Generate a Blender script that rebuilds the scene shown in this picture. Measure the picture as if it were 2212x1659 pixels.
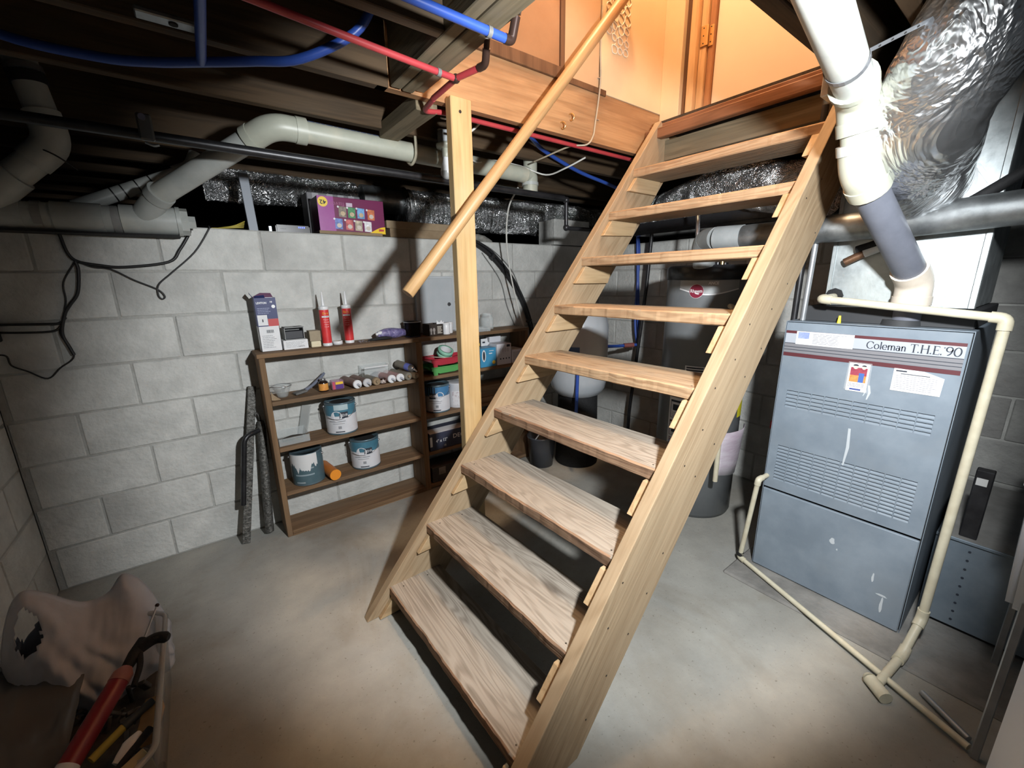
import bpy, bmesh, math, random
from mathutils import Vector, Matrix, Euler, noise
random.seed(7)
R = math.radians
scn = bpy.context.scene
for o in list(bpy.data.objects):
    bpy.data.objects.remove(o)
col = scn.collection

# ------------------------------------------------------------------ camera
# World axes (metres): x runs along the shelf wall, away from the camera; y = 0 is the
# face of the shelf wall and the room lies at y < 0; z = 0 is the slab.
cam_d = bpy.data.cameras.new('camera')
cam_d.sensor_fit = 'HORIZONTAL'
cam_d.sensor_width = 36.0
cam_d.lens = 36.0 * 890.9 / 2212.0
cam_d.clip_start = 0.02
cam = bpy.data.objects.new('camera', cam_d)
col.objects.link(cam)
rt = Vector((0.79752, -0.60310, -0.01543))
up = Vector((0.15860, 0.18491, 0.96987))
fw = Vector((0.58208, 0.77594, -0.24312))
cam.matrix_world = Matrix(((rt.x, up.x, -fw.x, 0.70617), (rt.y, up.y, -fw.y, -2.55244),
                           (rt.z, up.z, -fw.z, 1.35586), (0, 0, 0, 1)))
scn.camera = cam

# ------------------------------------------------------------------ light
wd = bpy.data.worlds.new('world')
scn.world = wd
wd.use_nodes = True
wd.node_tree.nodes['Background'].inputs[0].default_value = (0.80, 0.90, 1.0, 1)
wd.node_tree.nodes['Background'].inputs[1].default_value = 0.05

def lamp(name, loc, watts, colour, radius):
    d = bpy.data.lights.new(name, 'POINT')
    d.energy = watts
    d.color = colour
    d.shadow_soft_size = radius
    o = bpy.data.objects.new(name, d)
    col.objects.link(o)
    o.location = loc
    return o

def spot(name, loc, target, watts, colour, radius, cone, blend):
    d = bpy.data.lights.new(name, 'SPOT')
    d.energy = watts
    d.color = colour
    d.shadow_soft_size = radius
    d.spot_size = R(cone)
    d.spot_blend = blend
    o = bpy.data.objects.new(name, d)
    col.objects.link(o)
    o.location = loc
    o.rotation_euler = (Vector(target) - Vector(loc)).to_track_quat('-Z', 'Y').to_euler()
    return o

spot('torch', (1.35, -2.57, 1.66), (1.35 + 0.50, -2.57 + 0.80, 1.66 - 0.34), 205, (0.95, 0.98, 1.0), 0.042, 113, 0.34)   # cool hand torch held up at the viewer's right
lamp('stairwell_lamp', (2.25, -1.50, 4.02), 135, (1.0, 0.72, 0.45), 0.09)   # warm lamp at the head of the stairs

vs = scn.view_settings
vs.view_transform = 'Standard'
vs.look = 'None'
vs.gamma = 1.0
vs.use_curve_mapping = False
vs.exposure = 0.0

# ------------------------------------------------------------------ objects and tags
def tag(o, label=None, cat=None, group=None, kind=None):
    if label: o['label'] = label
    if cat: o['category'] = cat
    if group: o['group'] = group
    if kind: o['kind'] = kind
    return o

def thing(name, label, cat, loc=(0, 0, 0), group=None, rot=(0, 0, 0)):
    o = bpy.data.objects.new(name, None)
    o.empty_display_size = 0.05
    col.objects.link(o)
    o.location = loc
    o.rotation_euler = rot
    return tag(o, label, cat, group)

class B:
    """Collects geometry for one mesh object."""
    def __init__(s):
        s.v = []; s.f = []; s.sm = []
    def add(s, verts, faces, smooth=False, M=None):
        n = len(s.v)
        for p in verts:
            s.v.append((M @ Vector(p)) if M is not None else Vector(p))
        for f in faces:
            s.f.append([i + n for i in f]); s.sm.append(smooth)
        return s
    def box(s, lo, hi, bevel=0.0, M=None, seg=1):
        bm = bmesh.new()
        x0, y0, z0 = lo; x1, y1, z1 = hi
        vv = [bm.verts.new(p) for p in ((x0,y0,z0),(x1,y0,z0),(x1,y1,z0),(x0,y1,z0),(x0,y0,z1),(x1,y0,z1),(x1,y1,z1),(x0,y1,z1))]
        for f in ((0,3,2,1),(4,5,6,7),(0,1,5,4),(1,2,6,5),(2,3,7,6),(3,0,4,7)):
            bm.faces.new([vv[i] for i in f])
        if bevel:
            bmesh.ops.bevel(bm, geom=bm.edges[:], offset=bevel, segments=seg, affect='EDGES')
        return s.bm(bm, M)
    def bm(s, bm, M=None, smooth=False):
        bm.verts.index_update()
        s.add([p.co.copy() for p in bm.verts], [[q.index for q in f.verts] for f in bm.faces], smooth, M)
        bm.free()
        return s
    def prism(s, poly, axis, a0, a1, M=None):
        """poly: 2-D outline; axis 'x','y','z' is the extrusion axis, other two coords in order."""
        def P(u, w, t):
            return {'x': (t, u, w), 'y': (u, t, w), 'z': (u, w, t)}[axis]
        n = len(poly)
        vs_ = [P(u, w, a0) for u, w in poly] + [P(u, w, a1) for u, w in poly]
        fs = [list(range(n))[::-1], list(range(n, 2*n))] + [[i, (i+1) % n, (i+1) % n + n, i + n] for i in range(n)]
        return s.add(vs_, fs, False, M)
    def tube(s, pts, r, n=12, caps=True, smooth=True, fn=None, M=None):
        """Tube through pts with radius r (number or list); fn(i, angle) scales the radius."""
        pts = [Vector(p) for p in pts]
        k = len(pts)
        rs = r if isinstance(r, (list, tuple)) else [r] * k
        tan = []
        for i in range(k):
            t = (pts[min(i+1, k-1)] - pts[max(i-1, 0)])
            tan.append(t.normalized() if t.length > 1e-9 else Vector((0, 0, 1)))
        ref = Vector((0, 0, 1)) if abs(tan[0].z) < .9 else Vector((1, 0, 0))
        u = tan[0].cross(ref).normalized()
        vv, ff = [], []
        for i in range(k):
            u = (u - tan[i] * u.dot(tan[i])).normalized()
            w = tan[i].cross(u)
            for j in range(n):
                a = 2*math.pi*j/n
                rr = rs[i] * (fn(i, a) if fn else 1)
                vv.append(pts[i] + u*(math.cos(a)*rr) + w*(math.sin(a)*rr))
        for i in range(k-1):
            for j in range(n):
                ff.append([i*n+j, i*n+(j+1) % n, (i+1)*n+(j+1) % n, (i+1)*n+j])
        s.add(vv, ff, smooth, M)
        if caps:
            s.add(vv[:n], [list(range(n))[::-1]], False, M)
            s.add(vv[-n:], [list(range(n))], False, M)
        return s
    def cyl(s, p0, p1, r, r1=None, n=20, caps=True, M=None):
        return s.tube([p0, p1], [r, r if r1 is None else r1], n, caps, True, None, M)
    def lathe(s, prof, c=(0, 0, 0), n=24, M=None, smooth=True, a0=0.0, a1=2*math.pi):
        """prof: list of (radius, z) bottom to top; a0..a1 limits the sweep."""
        c = Vector(c); vv, ff = [], []
        full = abs(a1 - a0 - 2*math.pi) < 1e-6
        m = n if full else n + 1
        for rr, z in prof:
            for j in range(m):
                a = a0 + (a1 - a0)*j/n
                vv.append(c + Vector((rr*math.cos(a), rr*math.sin(a), z)))
        for i in range(len(prof)-1):
            for j in range(n):
                q = (j+1) % m
                ff.append([i*m+j, i*m+q, (i+1)*m+q, (i+1)*m+j])
        return s.add(vv, ff, smooth, M)
    def disc(s, c, r, nrm=(0, 0, 1), n=20, M=None):
        nrm = Vector(nrm).normalized()
        u = nrm.orthogonal().normalized(); w = nrm.cross(u); c = Vector(c)
        return s.add([c + u*(r*math.cos(2*math.pi*j/n)) + w*(r*math.sin(2*math.pi*j/n)) for j in range(n)], [list(range(n))], False, M)
    def ball(s, c, r, n=16, sc=(1, 1, 1), M=None):
        k = n//2
        prof = [(max(r*math.sin(math.pi*i/k), 1e-5), -r*math.cos(math.pi*i/k)) for i in range(k+1)]
        m = Matrix.Translation(c) @ Matrix.Diagonal((sc[0], sc[1], sc[2], 1))
        return s.lathe(prof, (0, 0, 0), n, (M @ m) if M is not None else m)
    def text(s, body, size, M, width=None, depth=0.0003, bold=0.0, align='LEFT'):
        """Lettering in the local xy plane of M (x to the right, y up)."""
        cu = bpy.data.curves.new('lettering', 'FONT')
        cu.body = body; cu.size = size; cu.extrude = depth; cu.offset = bold; cu.resolution_u = 2
        cu.align_x = align
        ob = bpy.data.objects.new('lettering', cu)
        col.objects.link(ob)
        dg = bpy.context.evaluated_depsgraph_get(); dg.update()
        me = ob.evaluated_get(dg).to_mesh()
        vv = [v.co.copy() for v in me.vertices]
        ff = [list(p.vertices) for p in me.polygons]
        ob.evaluated_get(dg).to_mesh_clear()
        bpy.data.objects.remove(ob); bpy.data.curves.remove(cu)
        if width and vv:
            x0 = min(v.x for v in vv); x1 = max(v.x for v in vv)
            k = width/(x1-x0)
            for v in vv: v.x *= k
        return s.add(vv, ff, False, M)
    def make(s, name, mat, parent=None, sub=None):
        """One mesh object. World coordinates; with a parent they become local to the thing's base."""
        off = Vector((0, 0, 0))
        root = parent
        while root is not None and root.parent is not None: root = root.parent
        if root is not None and root.get('local') is None: off = root.location
        me = bpy.data.meshes.new(name)
        me.from_pydata([tuple(p - off) for p in s.v], [], s.f)
        me.polygons.foreach_set('use_smooth', s.sm)
        me.update()
        o = bpy.data.objects.new(name, me)
        me.materials.append(mat)
        col.objects.link(o)
        if parent is not None: o.parent = parent
        return o

def bake_normals(o):
    bm = bmesh.new(); bm.from_mesh(o.data)
    bmesh.ops.recalc_face_normals(bm, faces=bm.faces[:]); bm.to_mesh(o.data); bm.free()
    return o

def spline(pts, per=6):
    """Catmull-Rom through points."""
    P = [Vector(p) for p in pts]; P = [P[0]*2-P[1]] + P + [P[-1]*2-P[-2]]
    out = []
    for i in range(1, len(P)-2):
        for k in range(per):
            t = k/per; a, b, c, d = P[i-1], P[i], P[i+1], P[i+2]
            out.append(0.5*((2*b)+(c-a)*t+(2*a-5*b+4*c-d)*t*t+(3*b-a-3*c+d)*t**3))
    out.append(P[-2])
    return out

def arc_path(pts, rad, seg=5):
    """Polyline with its inner corners rounded to radius rad (pipe bends)."""
    P = [Vector(p) for p in pts]; out = [P[0]]
    for i in range(1, len(P)-1):
        a = (P[i-1]-P[i]); b = (P[i+1]-P[i]); r = min(rad, a.length*.48, b.length*.48)
        a.normalize(); b.normalize()
        p0 = P[i]+a*r; p1 = P[i]+b*r
        for k in range(seg+1):
            t = k/seg
            out.append(p0*(1-t)**2 + P[i]*2*t*(1-t) + p1*t*t)
    out.append(P[-1])
    return out

def frame(o, x, y):
    """Matrix with origin o, local x and y axes."""
    x = Vector(x).normalized(); y = Vector(y); y = (y - x*y.dot(x)).normalized(); z = x.cross(y); o = Vector(o)
    return Matrix(((x.x, y.x, z.x, o.x), (x.y, y.y, z.y, o.y), (x.z, y.z, z.z, o.z), (0, 0, 0, 1)))

# ------------------------------------------------------------------ materials
MATS = {}
def nt(name):
    m = bpy.data.materials.new(name); m.use_nodes = True
    t = m.node_tree
    return m, t, t.nodes, t.links, t.nodes['Principled BSDF']

def pm(name, c1, c2=None, scale=6.0, rough=0.6, metal=0.0, bump=0.0, bscale=40.0, stretch=(1, 1, 1), detail=6,
       spec=0.5, trans=0.0, alpha=1.0, lo=0.35, hi=0.65, dirt=None, dscale=2.0, rough2=None, emis=None, seed=True):
    if name in MATS: return MATS[name]
    m, t, N, L, P = nt(name)
    P.inputs['Roughness'].default_value = rough
    P.inputs['Metallic'].default_value = metal
    P.inputs['Specular IOR Level'].default_value = spec
    P.inputs['Transmission Weight'].default_value = trans
    P.inputs['Alpha'].default_value = alpha
    if emis:
        P.inputs['Emission Color'].default_value = (*emis[:3], 1); P.inputs['Emission Strength'].default_value = emis[3]
    co = N.new('ShaderNodeTexCoord'); mp = N.new('ShaderNodeMapping')
    oi = N.new('ShaderNodeObjectInfo'); ml = N.new('ShaderNodeVectorMath'); ml.operation = 'SCALE'
    L.new(co.outputs['Object'], mp.inputs[0]); mp.inputs['Scale'].default_value = stretch
    if seed:
        cb = N.new('ShaderNodeCombineXYZ')
        mu = N.new('ShaderNodeMath'); mu.operation = 'MULTIPLY'; mu.inputs[1].default_value = 17.3
        L.new(oi.outputs['Random'], mu.inputs[0])
        for i in range(3): L.new(mu.outputs[0], cb.inputs[i])
        ad = N.new('ShaderNodeVectorMath'); ad.operation = 'ADD'
        L.new(mp.outputs[0], ad.inputs[0]); L.new(cb.outputs[0], ad.inputs[1]); vec = ad.outputs[0]
    else:
        vec = mp.outputs[0]
    if c2 is not None:
        n = N.new('ShaderNodeTexNoise'); n.inputs['Scale'].default_value = scale; n.inputs['Detail'].default_value = detail
        n.inputs['Roughness'].default_value = 0.62
        L.new(vec, n.inputs['Vector'])
        r = N.new('ShaderNodeValToRGB'); r.color_ramp.elements[0].position = lo; r.color_ramp.elements[1].position = hi
        r.color_ramp.elements[0].color = (*c1, 1); r.color_ramp.elements[1].color = (*c2, 1)
        L.new(n.outputs['Fac'], r.inputs[0]); out = r.outputs[0]
        if dirt is not None:
            n2 = N.new('ShaderNodeTexNoise'); n2.inputs['Scale'].default_value = dscale; n2.inputs['Detail'].default_value = 8
            L.new(vec, n2.inputs['Vector'])
            r2 = N.new('ShaderNodeValToRGB'); r2.color_ramp.elements[0].position = 0.52; r2.color_ramp.elements[1].position = 0.72
            L.new(n2.outputs['Fac'], r2.inputs[0])
            mx = N.new('ShaderNodeMix'); mx.data_type = 'RGBA'
            L.new(r2.outputs[0], mx.inputs[0]); L.new(out, mx.inputs[6]); mx.inputs[7].default_value = (*dirt, 1)
            out = mx.outputs[2]
        L.new(out, P.inputs['Base Color'])
        if rough2 is not None:
            mr = N.new('ShaderNodeMapRange'); mr.inputs[3].default_value = rough; mr.inputs[4].default_value = rough2
            L.new(n.outputs['Fac'], mr.inputs[0]); L.new(mr.outputs[0], P.inputs['Roughness'])
    else:
        P.inputs['Base Color'].default_value = (*c1, 1)
    if bump:
        nb = N.new('ShaderNodeTexNoise'); nb.inputs['Scale'].default_value = bscale; nb.inputs['Detail'].default_value = 5
        L.new(vec, nb.inputs['Vector'])
        bp = N.new('ShaderNodeBump'); bp.inputs['Strength'].default_value = bump; bp.inputs['Distance'].default_value = 0.01
        L.new(nb.outputs['Fac'], bp.inputs['Height']); L.new(bp.outputs[0], P.inputs['Normal'])
    MATS[name] = m
    return m

def wood(name, c1, c2, c3, axis='x', rough=0.62, knots=0.35, cross=11.0, wear=None, spec=0.35, long=0.9, rings=30.0, figure=0.42):
    """Sawn timber: streaky grain along the axis, ring figure, a few knots and dark specks."""
    if name in MATS: return MATS[name]
    m, t, N, L, P = nt(name)
    P.inputs['Roughness'].default_value = rough; P.inputs['Specular IOR Level'].default_value = spec
    co = N.new('ShaderNodeTexCoord'); oi = N.new('ShaderNodeObjectInfo')
    mu = N.new('ShaderNodeMath'); mu.operation = 'MULTIPLY'; mu.inputs[1].default_value = 23.7
    L.new(oi.outputs['Random'], mu.inputs[0])
    cb = N.new('ShaderNodeCombineXYZ')
    for i in range(3): L.new(mu.outputs[0], cb.inputs[i])
    ad = N.new('ShaderNodeVectorMath'); ad.operation = 'ADD'
    L.new(co.outputs['Object'], ad.inputs[0]); L.new(cb.outputs[0], ad.inputs[1])
    def mapped(l, c):
        mp = N.new('ShaderNodeMapping'); s = [c, c, c]; s['xyz'.index(axis)] = l
        mp.inputs['Scale'].default_value = s; L.new(ad.outputs[0], mp.inputs[0]); return mp.outputs[0]
    n1 = N.new('ShaderNodeTexNoise'); n1.inputs['Scale'].default_value = 1.0; n1.inputs['Detail'].default_value = 3; n1.inputs['Distortion'].default_value = 0.6
    L.new(mapped(long, cross), n1.inputs['Vector'])
    # rings: bands of the slow noise
    ms = N.new('ShaderNodeMath'); ms.operation = 'MULTIPLY'; ms.inputs[1].default_value = rings
    L.new(n1.outputs['Fac'], ms.inputs[0])
    sn = N.new('ShaderNodeMath'); sn.operation = 'SINE'; L.new(ms.outputs[0], sn.inputs[0])
    mr = N.new('ShaderNodeMapRange'); mr.inputs[1].default_value = -1; mr.inputs[2].default_value = 0.75
    L.new(sn.outputs[0], mr.inputs[0])
    n2 = N.new('ShaderNodeTexNoise'); n2.inputs['Scale'].default_value = 1.0; n2.inputs['Detail'].default_value = 5
    L.new(mapped(5.0, 130.0), n2.inputs['Vector'])
    mx = N.new('ShaderNodeMath'); mx.operation = 'MULTIPLY_ADD'; mx.inputs[1].default_value = figure
    L.new(mr.outputs[0], mx.inputs[0])
    h = N.new('ShaderNodeMath'); h.operation = 'MULTIPLY'; h.inputs[1].default_value = 0.85
    L.new(n2.outputs['Fac'], h.inputs[0]); L.new(h.outputs[0], mx.inputs[2])
    rp = N.new('ShaderNodeValToRGB'); e = rp.color_ramp.elements
    e[0].position = 0.25; e[0].color = (*c1, 1); e[1].position = 0.85; e[1].color = (*c2, 1)
    L.new(mx.outputs[0], rp.inputs[0]); out = rp.outputs[0]
    # knots
    if knots:
        vo = N.new('ShaderNodeTexVoronoi'); vo.inputs['Scale'].default_value = 1.0
        L.new(mapped(1.6, 5.0), vo.inputs['Vector'])
        rk = N.new('ShaderNodeValToRGB'); rk.color_ramp.elements[0].position = 0.04; rk.color_ramp.elements[1].position = 0.11
        rk.color_ramp.elements[0].color = (1, 1, 1, 1); rk.color_ramp.elements[1].color = (0, 0, 0, 1)
        L.new(vo.outputs['Distance'], rk.inputs[0])
        mk = N.new('ShaderNodeMath'); mk.operation = 'MULTIPLY'; mk.inputs[1].default_value = knots; L.new(rk.outputs[0], mk.inputs[0])
        m2 = N.new('ShaderNodeMix'); m2.data_type = 'RGBA'; L.new(mk.outputs[0], m2.inputs[0]); L.new(out, m2.inputs[6])
        m2.inputs[7].default_value = (*c3, 1); out = m2.outputs[2]
    # broad weathering
    n3 = N.new('ShaderNodeTexNoise'); n3.inputs['Scale'].default_value = 1.0; n3.inputs['Detail'].default_value = 7
    L.new(mapped(3.0, 7.0), n3.inputs['Vector'])
    rw = N.new('ShaderNodeValToRGB'); rw.color_ramp.elements[0].position = 0.45; rw.color_ramp.elements[1].position = 0.72
    L.new(n3.outputs['Fac'], rw.inputs[0])
    mw = N.new('ShaderNodeMath'); mw.operation = 'MULTIPLY'; mw.inputs[1].default_value = 0.75 if wear else 0.35; L.new(rw.outputs[0], mw.inputs[0])
    m3 = N.new('ShaderNodeMix'); m3.data_type = 'RGBA'; L.new(mw.outputs[0], m3.inputs[0]); L.new(out, m3.inputs[6])
    m3.inputs[7].default_value = (*(wear or c3), 1); L.new(m3.outputs[2], P.inputs['Base Color'])
    bp = N.new('ShaderNodeBump'); bp.inputs['Strength'].default_value = 0.22; bp.inputs['Distance'].default_value = 0.004
    L.new(mx.outputs[0], bp.inputs['Height']); L.new(bp.outputs[0], P.inputs['Normal'])
    MATS[name] = m
    return m

def concrete(name, c1, c2, stain, tint, rough=0.9, bump=0.35, sc=3.0):
    """Slab: blotched cement, brown stains, trowel marks, specks."""
    if name in MATS: return MATS[name]
    m, t, N, L, P = nt(name)
    P.inputs['Roughness'].default_value = rough; P.inputs['Specular IOR Level'].default_value = 0.3
    co = N.new('ShaderNodeTexCoord'); vec = co.outputs['Object']
    def noi(s, d=6, r=0.6, dist=0.0):
        n = N.new('ShaderNodeTexNoise'); n.inputs['Scale'].default_value = s; n.inputs['Detail'].default_value = d
        n.inputs['Roughness'].default_value = r; n.inputs['Distortion'].default_value = dist; L.new(vec, n.inputs['Vector']); return n.outputs['Fac']
    def ramp(f, a, b, ca=(0, 0, 0), cb=(1, 1, 1)):
        r = N.new('ShaderNodeValToRGB'); r.color_ramp.elements[0].position = a; r.color_ramp.elements[1].position = b
        r.color_ramp.elements[0].color = (*ca, 1); r.color_ramp.elements[1].color = (*cb, 1); L.new(f, r.inputs[0]); return r.outputs[0]
    def mix(f, a, c, k):
        mm = N.new('ShaderNodeMath'); mm.operation = 'MULTIPLY'; mm.inputs[1].default_value = k; L.new(f, mm.inputs[0])
        x = N.new('ShaderNodeMix'); x.data_type = 'RGBA'; L.new(mm.outputs[0], x.inputs[0]); L.new(a, x.inputs[6]); x.inputs[7].default_value = (*c, 1); return x.outputs[2]
    base = ramp(noi(sc, 8, 0.65), 0.32, 0.68, c1, c2)
    base = mix(ramp(noi(sc*0.45, 6, 0.6, 0.8), 0.50, 0.70), base, stain, 0.55)
    base = mix(ramp(noi(sc*0.7, 5), 0.56, 0.74), base, tint, 0.5)
    base = mix(ramp(noi(sc*28, 3), 0.64, 0.72), base, tuple(x*0.45 for x in stain), 0.5)
    L.new(base, P.inputs['Base Color'])
    bp = N.new('ShaderNodeBump'); bp.inputs['Strength'].default_value = bump; bp.inputs['Distance'].default_value = 0.006
    L.new(noi(60, 8, 0.7), bp.inputs['Height']); L.new(bp.outputs[0], P.inputs['Normal'])
    MATS[name] = m
    return m

def foil(name, c=(0.82, 0.84, 0.85), rough=0.16, strength=0.55, sc=9.0):
    if name in MATS: return MATS[name]
    m, t, N, L, P = nt(name)
    P.inputs['Base Color'].default_value = (*c, 1); P.inputs['Metallic'].default_value = 0.96; P.inputs['Roughness'].default_value = rough
    co = N.new('ShaderNodeTexCoord')
    n1 = N.new('ShaderNodeTexNoise'); n1.inputs['Scale'].default_value = sc; n1.inputs['Detail'].default_value = 4; n1.inputs['Distortion'].default_value = 1.2
    v = N.new('ShaderNodeTexVoronoi'); v.inputs['Scale'].default_value = sc*3.2; v.feature = 'F1'
    L.new(co.outputs['Object'], n1.inputs['Vector']); L.new(n1.outputs['Color'], v.inputs['Vector'])
    mx = N.new('ShaderNodeMath'); mx.operation = 'MULTIPLY_ADD'; mx.inputs[1].default_value = 0.5
    L.new(v.outputs['Distance'], mx.inputs[0]); L.new(n1.outputs['Fac'], mx.inputs[2])
    bp = N.new('ShaderNodeBump'); bp.inputs['Strength'].default_value = strength; bp.inputs['Distance'].default_value = 0.03
    L.new(mx.outputs[0], bp.inputs['Height']); L.new(bp.outputs[0], P.inputs['Normal'])
    MATS[name] = m
    return m

def clear(name, c=(0.9, 0.92, 0.93), rough=0.08, a=0.35):
    """Thin clear plastic or glass: partly see-through with gloss."""
    if name in MATS: return MATS[name]
    m, t, N, L, P = nt(name)
    P.inputs['Base Color'].default_value = (*c, 1); P.inputs['Roughness'].default_value = rough; P.inputs['Alpha'].default_value = a
    P.inputs['Specular IOR Level'].default_value = 0.8
    MATS[name] = m
    return m

# ================================================================== the setting
m_block = pm('painted_block', (0.50, 0.505, 0.482), (0.63, 0.632, 0.602), scale=9, rough=0.92, bump=0.55, bscale=55, spec=0.2, dirt=(0.42, 0.42, 0.40), dscale=2.6)
m_mortar = pm('mortar', (0.36, 0.36, 0.34), (0.46, 0.46, 0.435), scale=14, rough=0.95, bump=0.5, bscale=70)
m_block_dk = pm('dark_block', (0.26, 0.26, 0.25), (0.35, 0.35, 0.33), scale=9, rough=0.95, bump=0.6, bscale=55, spec=0.2, dirt=(0.21, 0.205, 0.195), dscale=3.0)  # darker grey block for the far stretch of the heater wall
m_floor = concrete('slab', (0.255, 0.250, 0.226), (0.365, 0.355, 0.318), (0.18, 0.142, 0.095), (0.33, 0.335, 0.322))
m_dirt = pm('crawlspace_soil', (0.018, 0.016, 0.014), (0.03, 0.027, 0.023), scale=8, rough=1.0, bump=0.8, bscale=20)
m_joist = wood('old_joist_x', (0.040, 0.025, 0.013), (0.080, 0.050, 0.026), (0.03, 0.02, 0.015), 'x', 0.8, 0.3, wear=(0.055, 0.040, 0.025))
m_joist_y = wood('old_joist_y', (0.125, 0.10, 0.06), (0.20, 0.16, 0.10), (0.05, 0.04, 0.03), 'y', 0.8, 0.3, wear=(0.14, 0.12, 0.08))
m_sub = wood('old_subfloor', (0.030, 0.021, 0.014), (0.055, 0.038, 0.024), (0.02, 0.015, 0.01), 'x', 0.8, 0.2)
m_varn = wood('varnished_band', (0.29, 0.155, 0.07), (0.42, 0.245, 0.12), (0.13, 0.06, 0.03), 'x', 0.55, 0.5, figure=0.3, wear=(0.22, 0.11, 0.05))
m_panel = pm('hall_paneling', (0.26, 0.135, 0.065), (0.33, 0.18, 0.09), scale=3, rough=0.45, spec=0.4, bump=0.05, bscale=30)  # paneling brown, darkened to paint in the light falling off leftward
m_panel2 = pm('hall_paneling_lit', (0.62, 0.47, 0.29), (0.67, 0.52, 0.33), scale=3, rough=0.45, spec=0.4, bump=0.05, bscale=30)  # paler right panel: brightness near the door painted into the colour
m_trimdk = wood('dark_stained_trim', (0.085, 0.04, 0.02), (0.14, 0.07, 0.035), (0.04, 0.02, 0.01), 'z', 0.5, 0.2)
m_trim = wood('stained_trim', (0.50, 0.31, 0.15), (0.64, 0.42, 0.22), (0.30, 0.16, 0.07), 'z', 0.5, 0.2)
m_redtrim = wood('red_brown_threshold', (0.15, 0.065, 0.03), (0.22, 0.10, 0.05), (0.08, 0.035, 0.02), 'y', 0.5, 0.2)
m_door = pm('cream_door', (0.80, 0.68, 0.53), (0.84, 0.72, 0.57), scale=2, rough=0.45, spec=0.4)
m_brass = pm('brass', (0.75, 0.55, 0.28), rough=0.35, metal=1.0)
m_black = pm('black_hole', (0.012, 0.011, 0.010), rough=0.9)

def struct(name, b, mat, parent=None):
    o = b.make(name, mat, parent)
    if parent is None: o['kind'] = 'structure'
    return o

struct('floor', B().box((-0.4, -4.3, -0.12), (5.2, 0.25, 0.0)), m_floor)

CH, CL, J = 0.2032, 0.4064, 0.0075      # course height, block length, joint
def block_mesh(length):
    b = B().box((J/2, 0, J/2), (length - J/2, 0.05, CH - J/2), 0.0045)
    me = bpy.data.meshes.new('block'); me.from_pydata([tuple(p) for p in b.v], [], b.f); me.update()
    return me
_blk = {}
def lay_blocks(wall, origin, along, length, courses, first, mats, rows=None):
    """Courses of block on a wall; each block is a part of the wall. along: unit vector; the face looks to its right."""
    ax = Vector(along); rz = math.atan2(ax.y, ax.x)
    for r in range(courses):
        off = first[r % 2]
        x = off - CL if off > 0.01 else 0.0
        while x < length - 0.02:
            a = max(x, 0.0); c = min(x + CL, length)
            L_ = round(c - a, 3)
            if L_ > 0.03:
                mt = mats(r, a, c)
                if (L_, mt.name) not in _blk:
                    me = block_mesh(L_); me.materials.append(mt); _blk[(L_, mt.name)] = me
                o = bpy.data.objects.new('block', _blk[(L_, mt.name)])
                col.objects.link(o)
                o.parent = wall
                o.location = Vector(origin) + ax*a + Vector((0, 0, r*CH + random.uniform(-.001, .001)))
                n = Vector((-ax.y, ax.x, 0))
                o.location += n*random.uniform(-.0025, .0015)
                o.rotation_euler = (0, 0, rz)
            x += CL

WT = 8*CH                                # wall top, 1.626 m
# shelf wall (y = 0), blocks run along +x
wallA = struct('wall_back', B().box((0, 0.004, 0), (3.75, 0.20, WT-.002)), m_mortar)
lay_blocks(wallA, (0, 0, 0), (1, 0, 0), 3.56, 8, (0.426, 0.21), lambda r, a, c: m_block)
# water heater wall (x = 3.55), blocks run along -y
wallB = struct('wall_right', B().box((3.554, -4.2, 0), (3.75, 0.004, WT-.002)), m_mortar)
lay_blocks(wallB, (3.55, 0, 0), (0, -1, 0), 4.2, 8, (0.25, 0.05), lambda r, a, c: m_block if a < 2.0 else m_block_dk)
# wall beside the storage bin (x = 0), blocks run along +y
wallC = struct('wall_left', B().box((-0.2, -3.2, 0), (-0.004, 0.2, WT-.002)), m_mortar)
lay_blocks(wallC, (0, -3.2, 0), (0, 1, 0), 3.2, 8, (0.15, 0.35), lambda r, a, c: m_block)
# odd block standing one course higher at the corner
ob = bpy.data.objects.new('block', block_mesh(CL)); ob.data.materials.append(m_block); col.objects.link(ob); ob.parent = wallA
ob.location = (3.062, 0.0, WT)
cb = B().box((3.066, 0.05, WT), (3.47, 0.19, WT + CH - .01)).make('block_core', m_mortar, wallA)

# crawlspace behind the walls
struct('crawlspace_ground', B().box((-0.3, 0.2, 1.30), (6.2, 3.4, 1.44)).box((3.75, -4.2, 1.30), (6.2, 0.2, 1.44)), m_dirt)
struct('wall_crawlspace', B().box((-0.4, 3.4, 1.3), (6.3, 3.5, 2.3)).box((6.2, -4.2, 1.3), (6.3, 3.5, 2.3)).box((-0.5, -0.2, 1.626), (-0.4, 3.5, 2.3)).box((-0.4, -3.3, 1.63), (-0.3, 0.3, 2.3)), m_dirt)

# floor deck overhead, with the stairwell left open
JZ, DZ = 2.02, 2.222                     # underside of joists, underside of the deck
ox0, ox1, oy0, oy1 = 1.50, 2.86, -1.935, -0.96
deck = B().box((-0.4, -4.2, DZ), (ox0 - .10, 3.5, DZ+.03)).box((ox0-.10, oy1, DZ), (6.2, 3.5, DZ+.03)).box((ox0-.10, -4.2, DZ), (6.2, oy0, DZ+.03)).box((ox1 + .06, oy0, DZ-.055), (6.2, oy1, DZ-.025))
ceil = struct('ceiling', deck, m_sub)
def joist(lo, hi, mat, name='joist'):
    return B().box(lo, hi, 0.003).make(name, mat, ceil)
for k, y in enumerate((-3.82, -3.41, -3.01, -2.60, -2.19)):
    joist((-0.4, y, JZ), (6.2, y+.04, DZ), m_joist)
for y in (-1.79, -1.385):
    joist((-0.4, y, JZ), (1.37, y+.04, DZ), m_joist)
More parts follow.
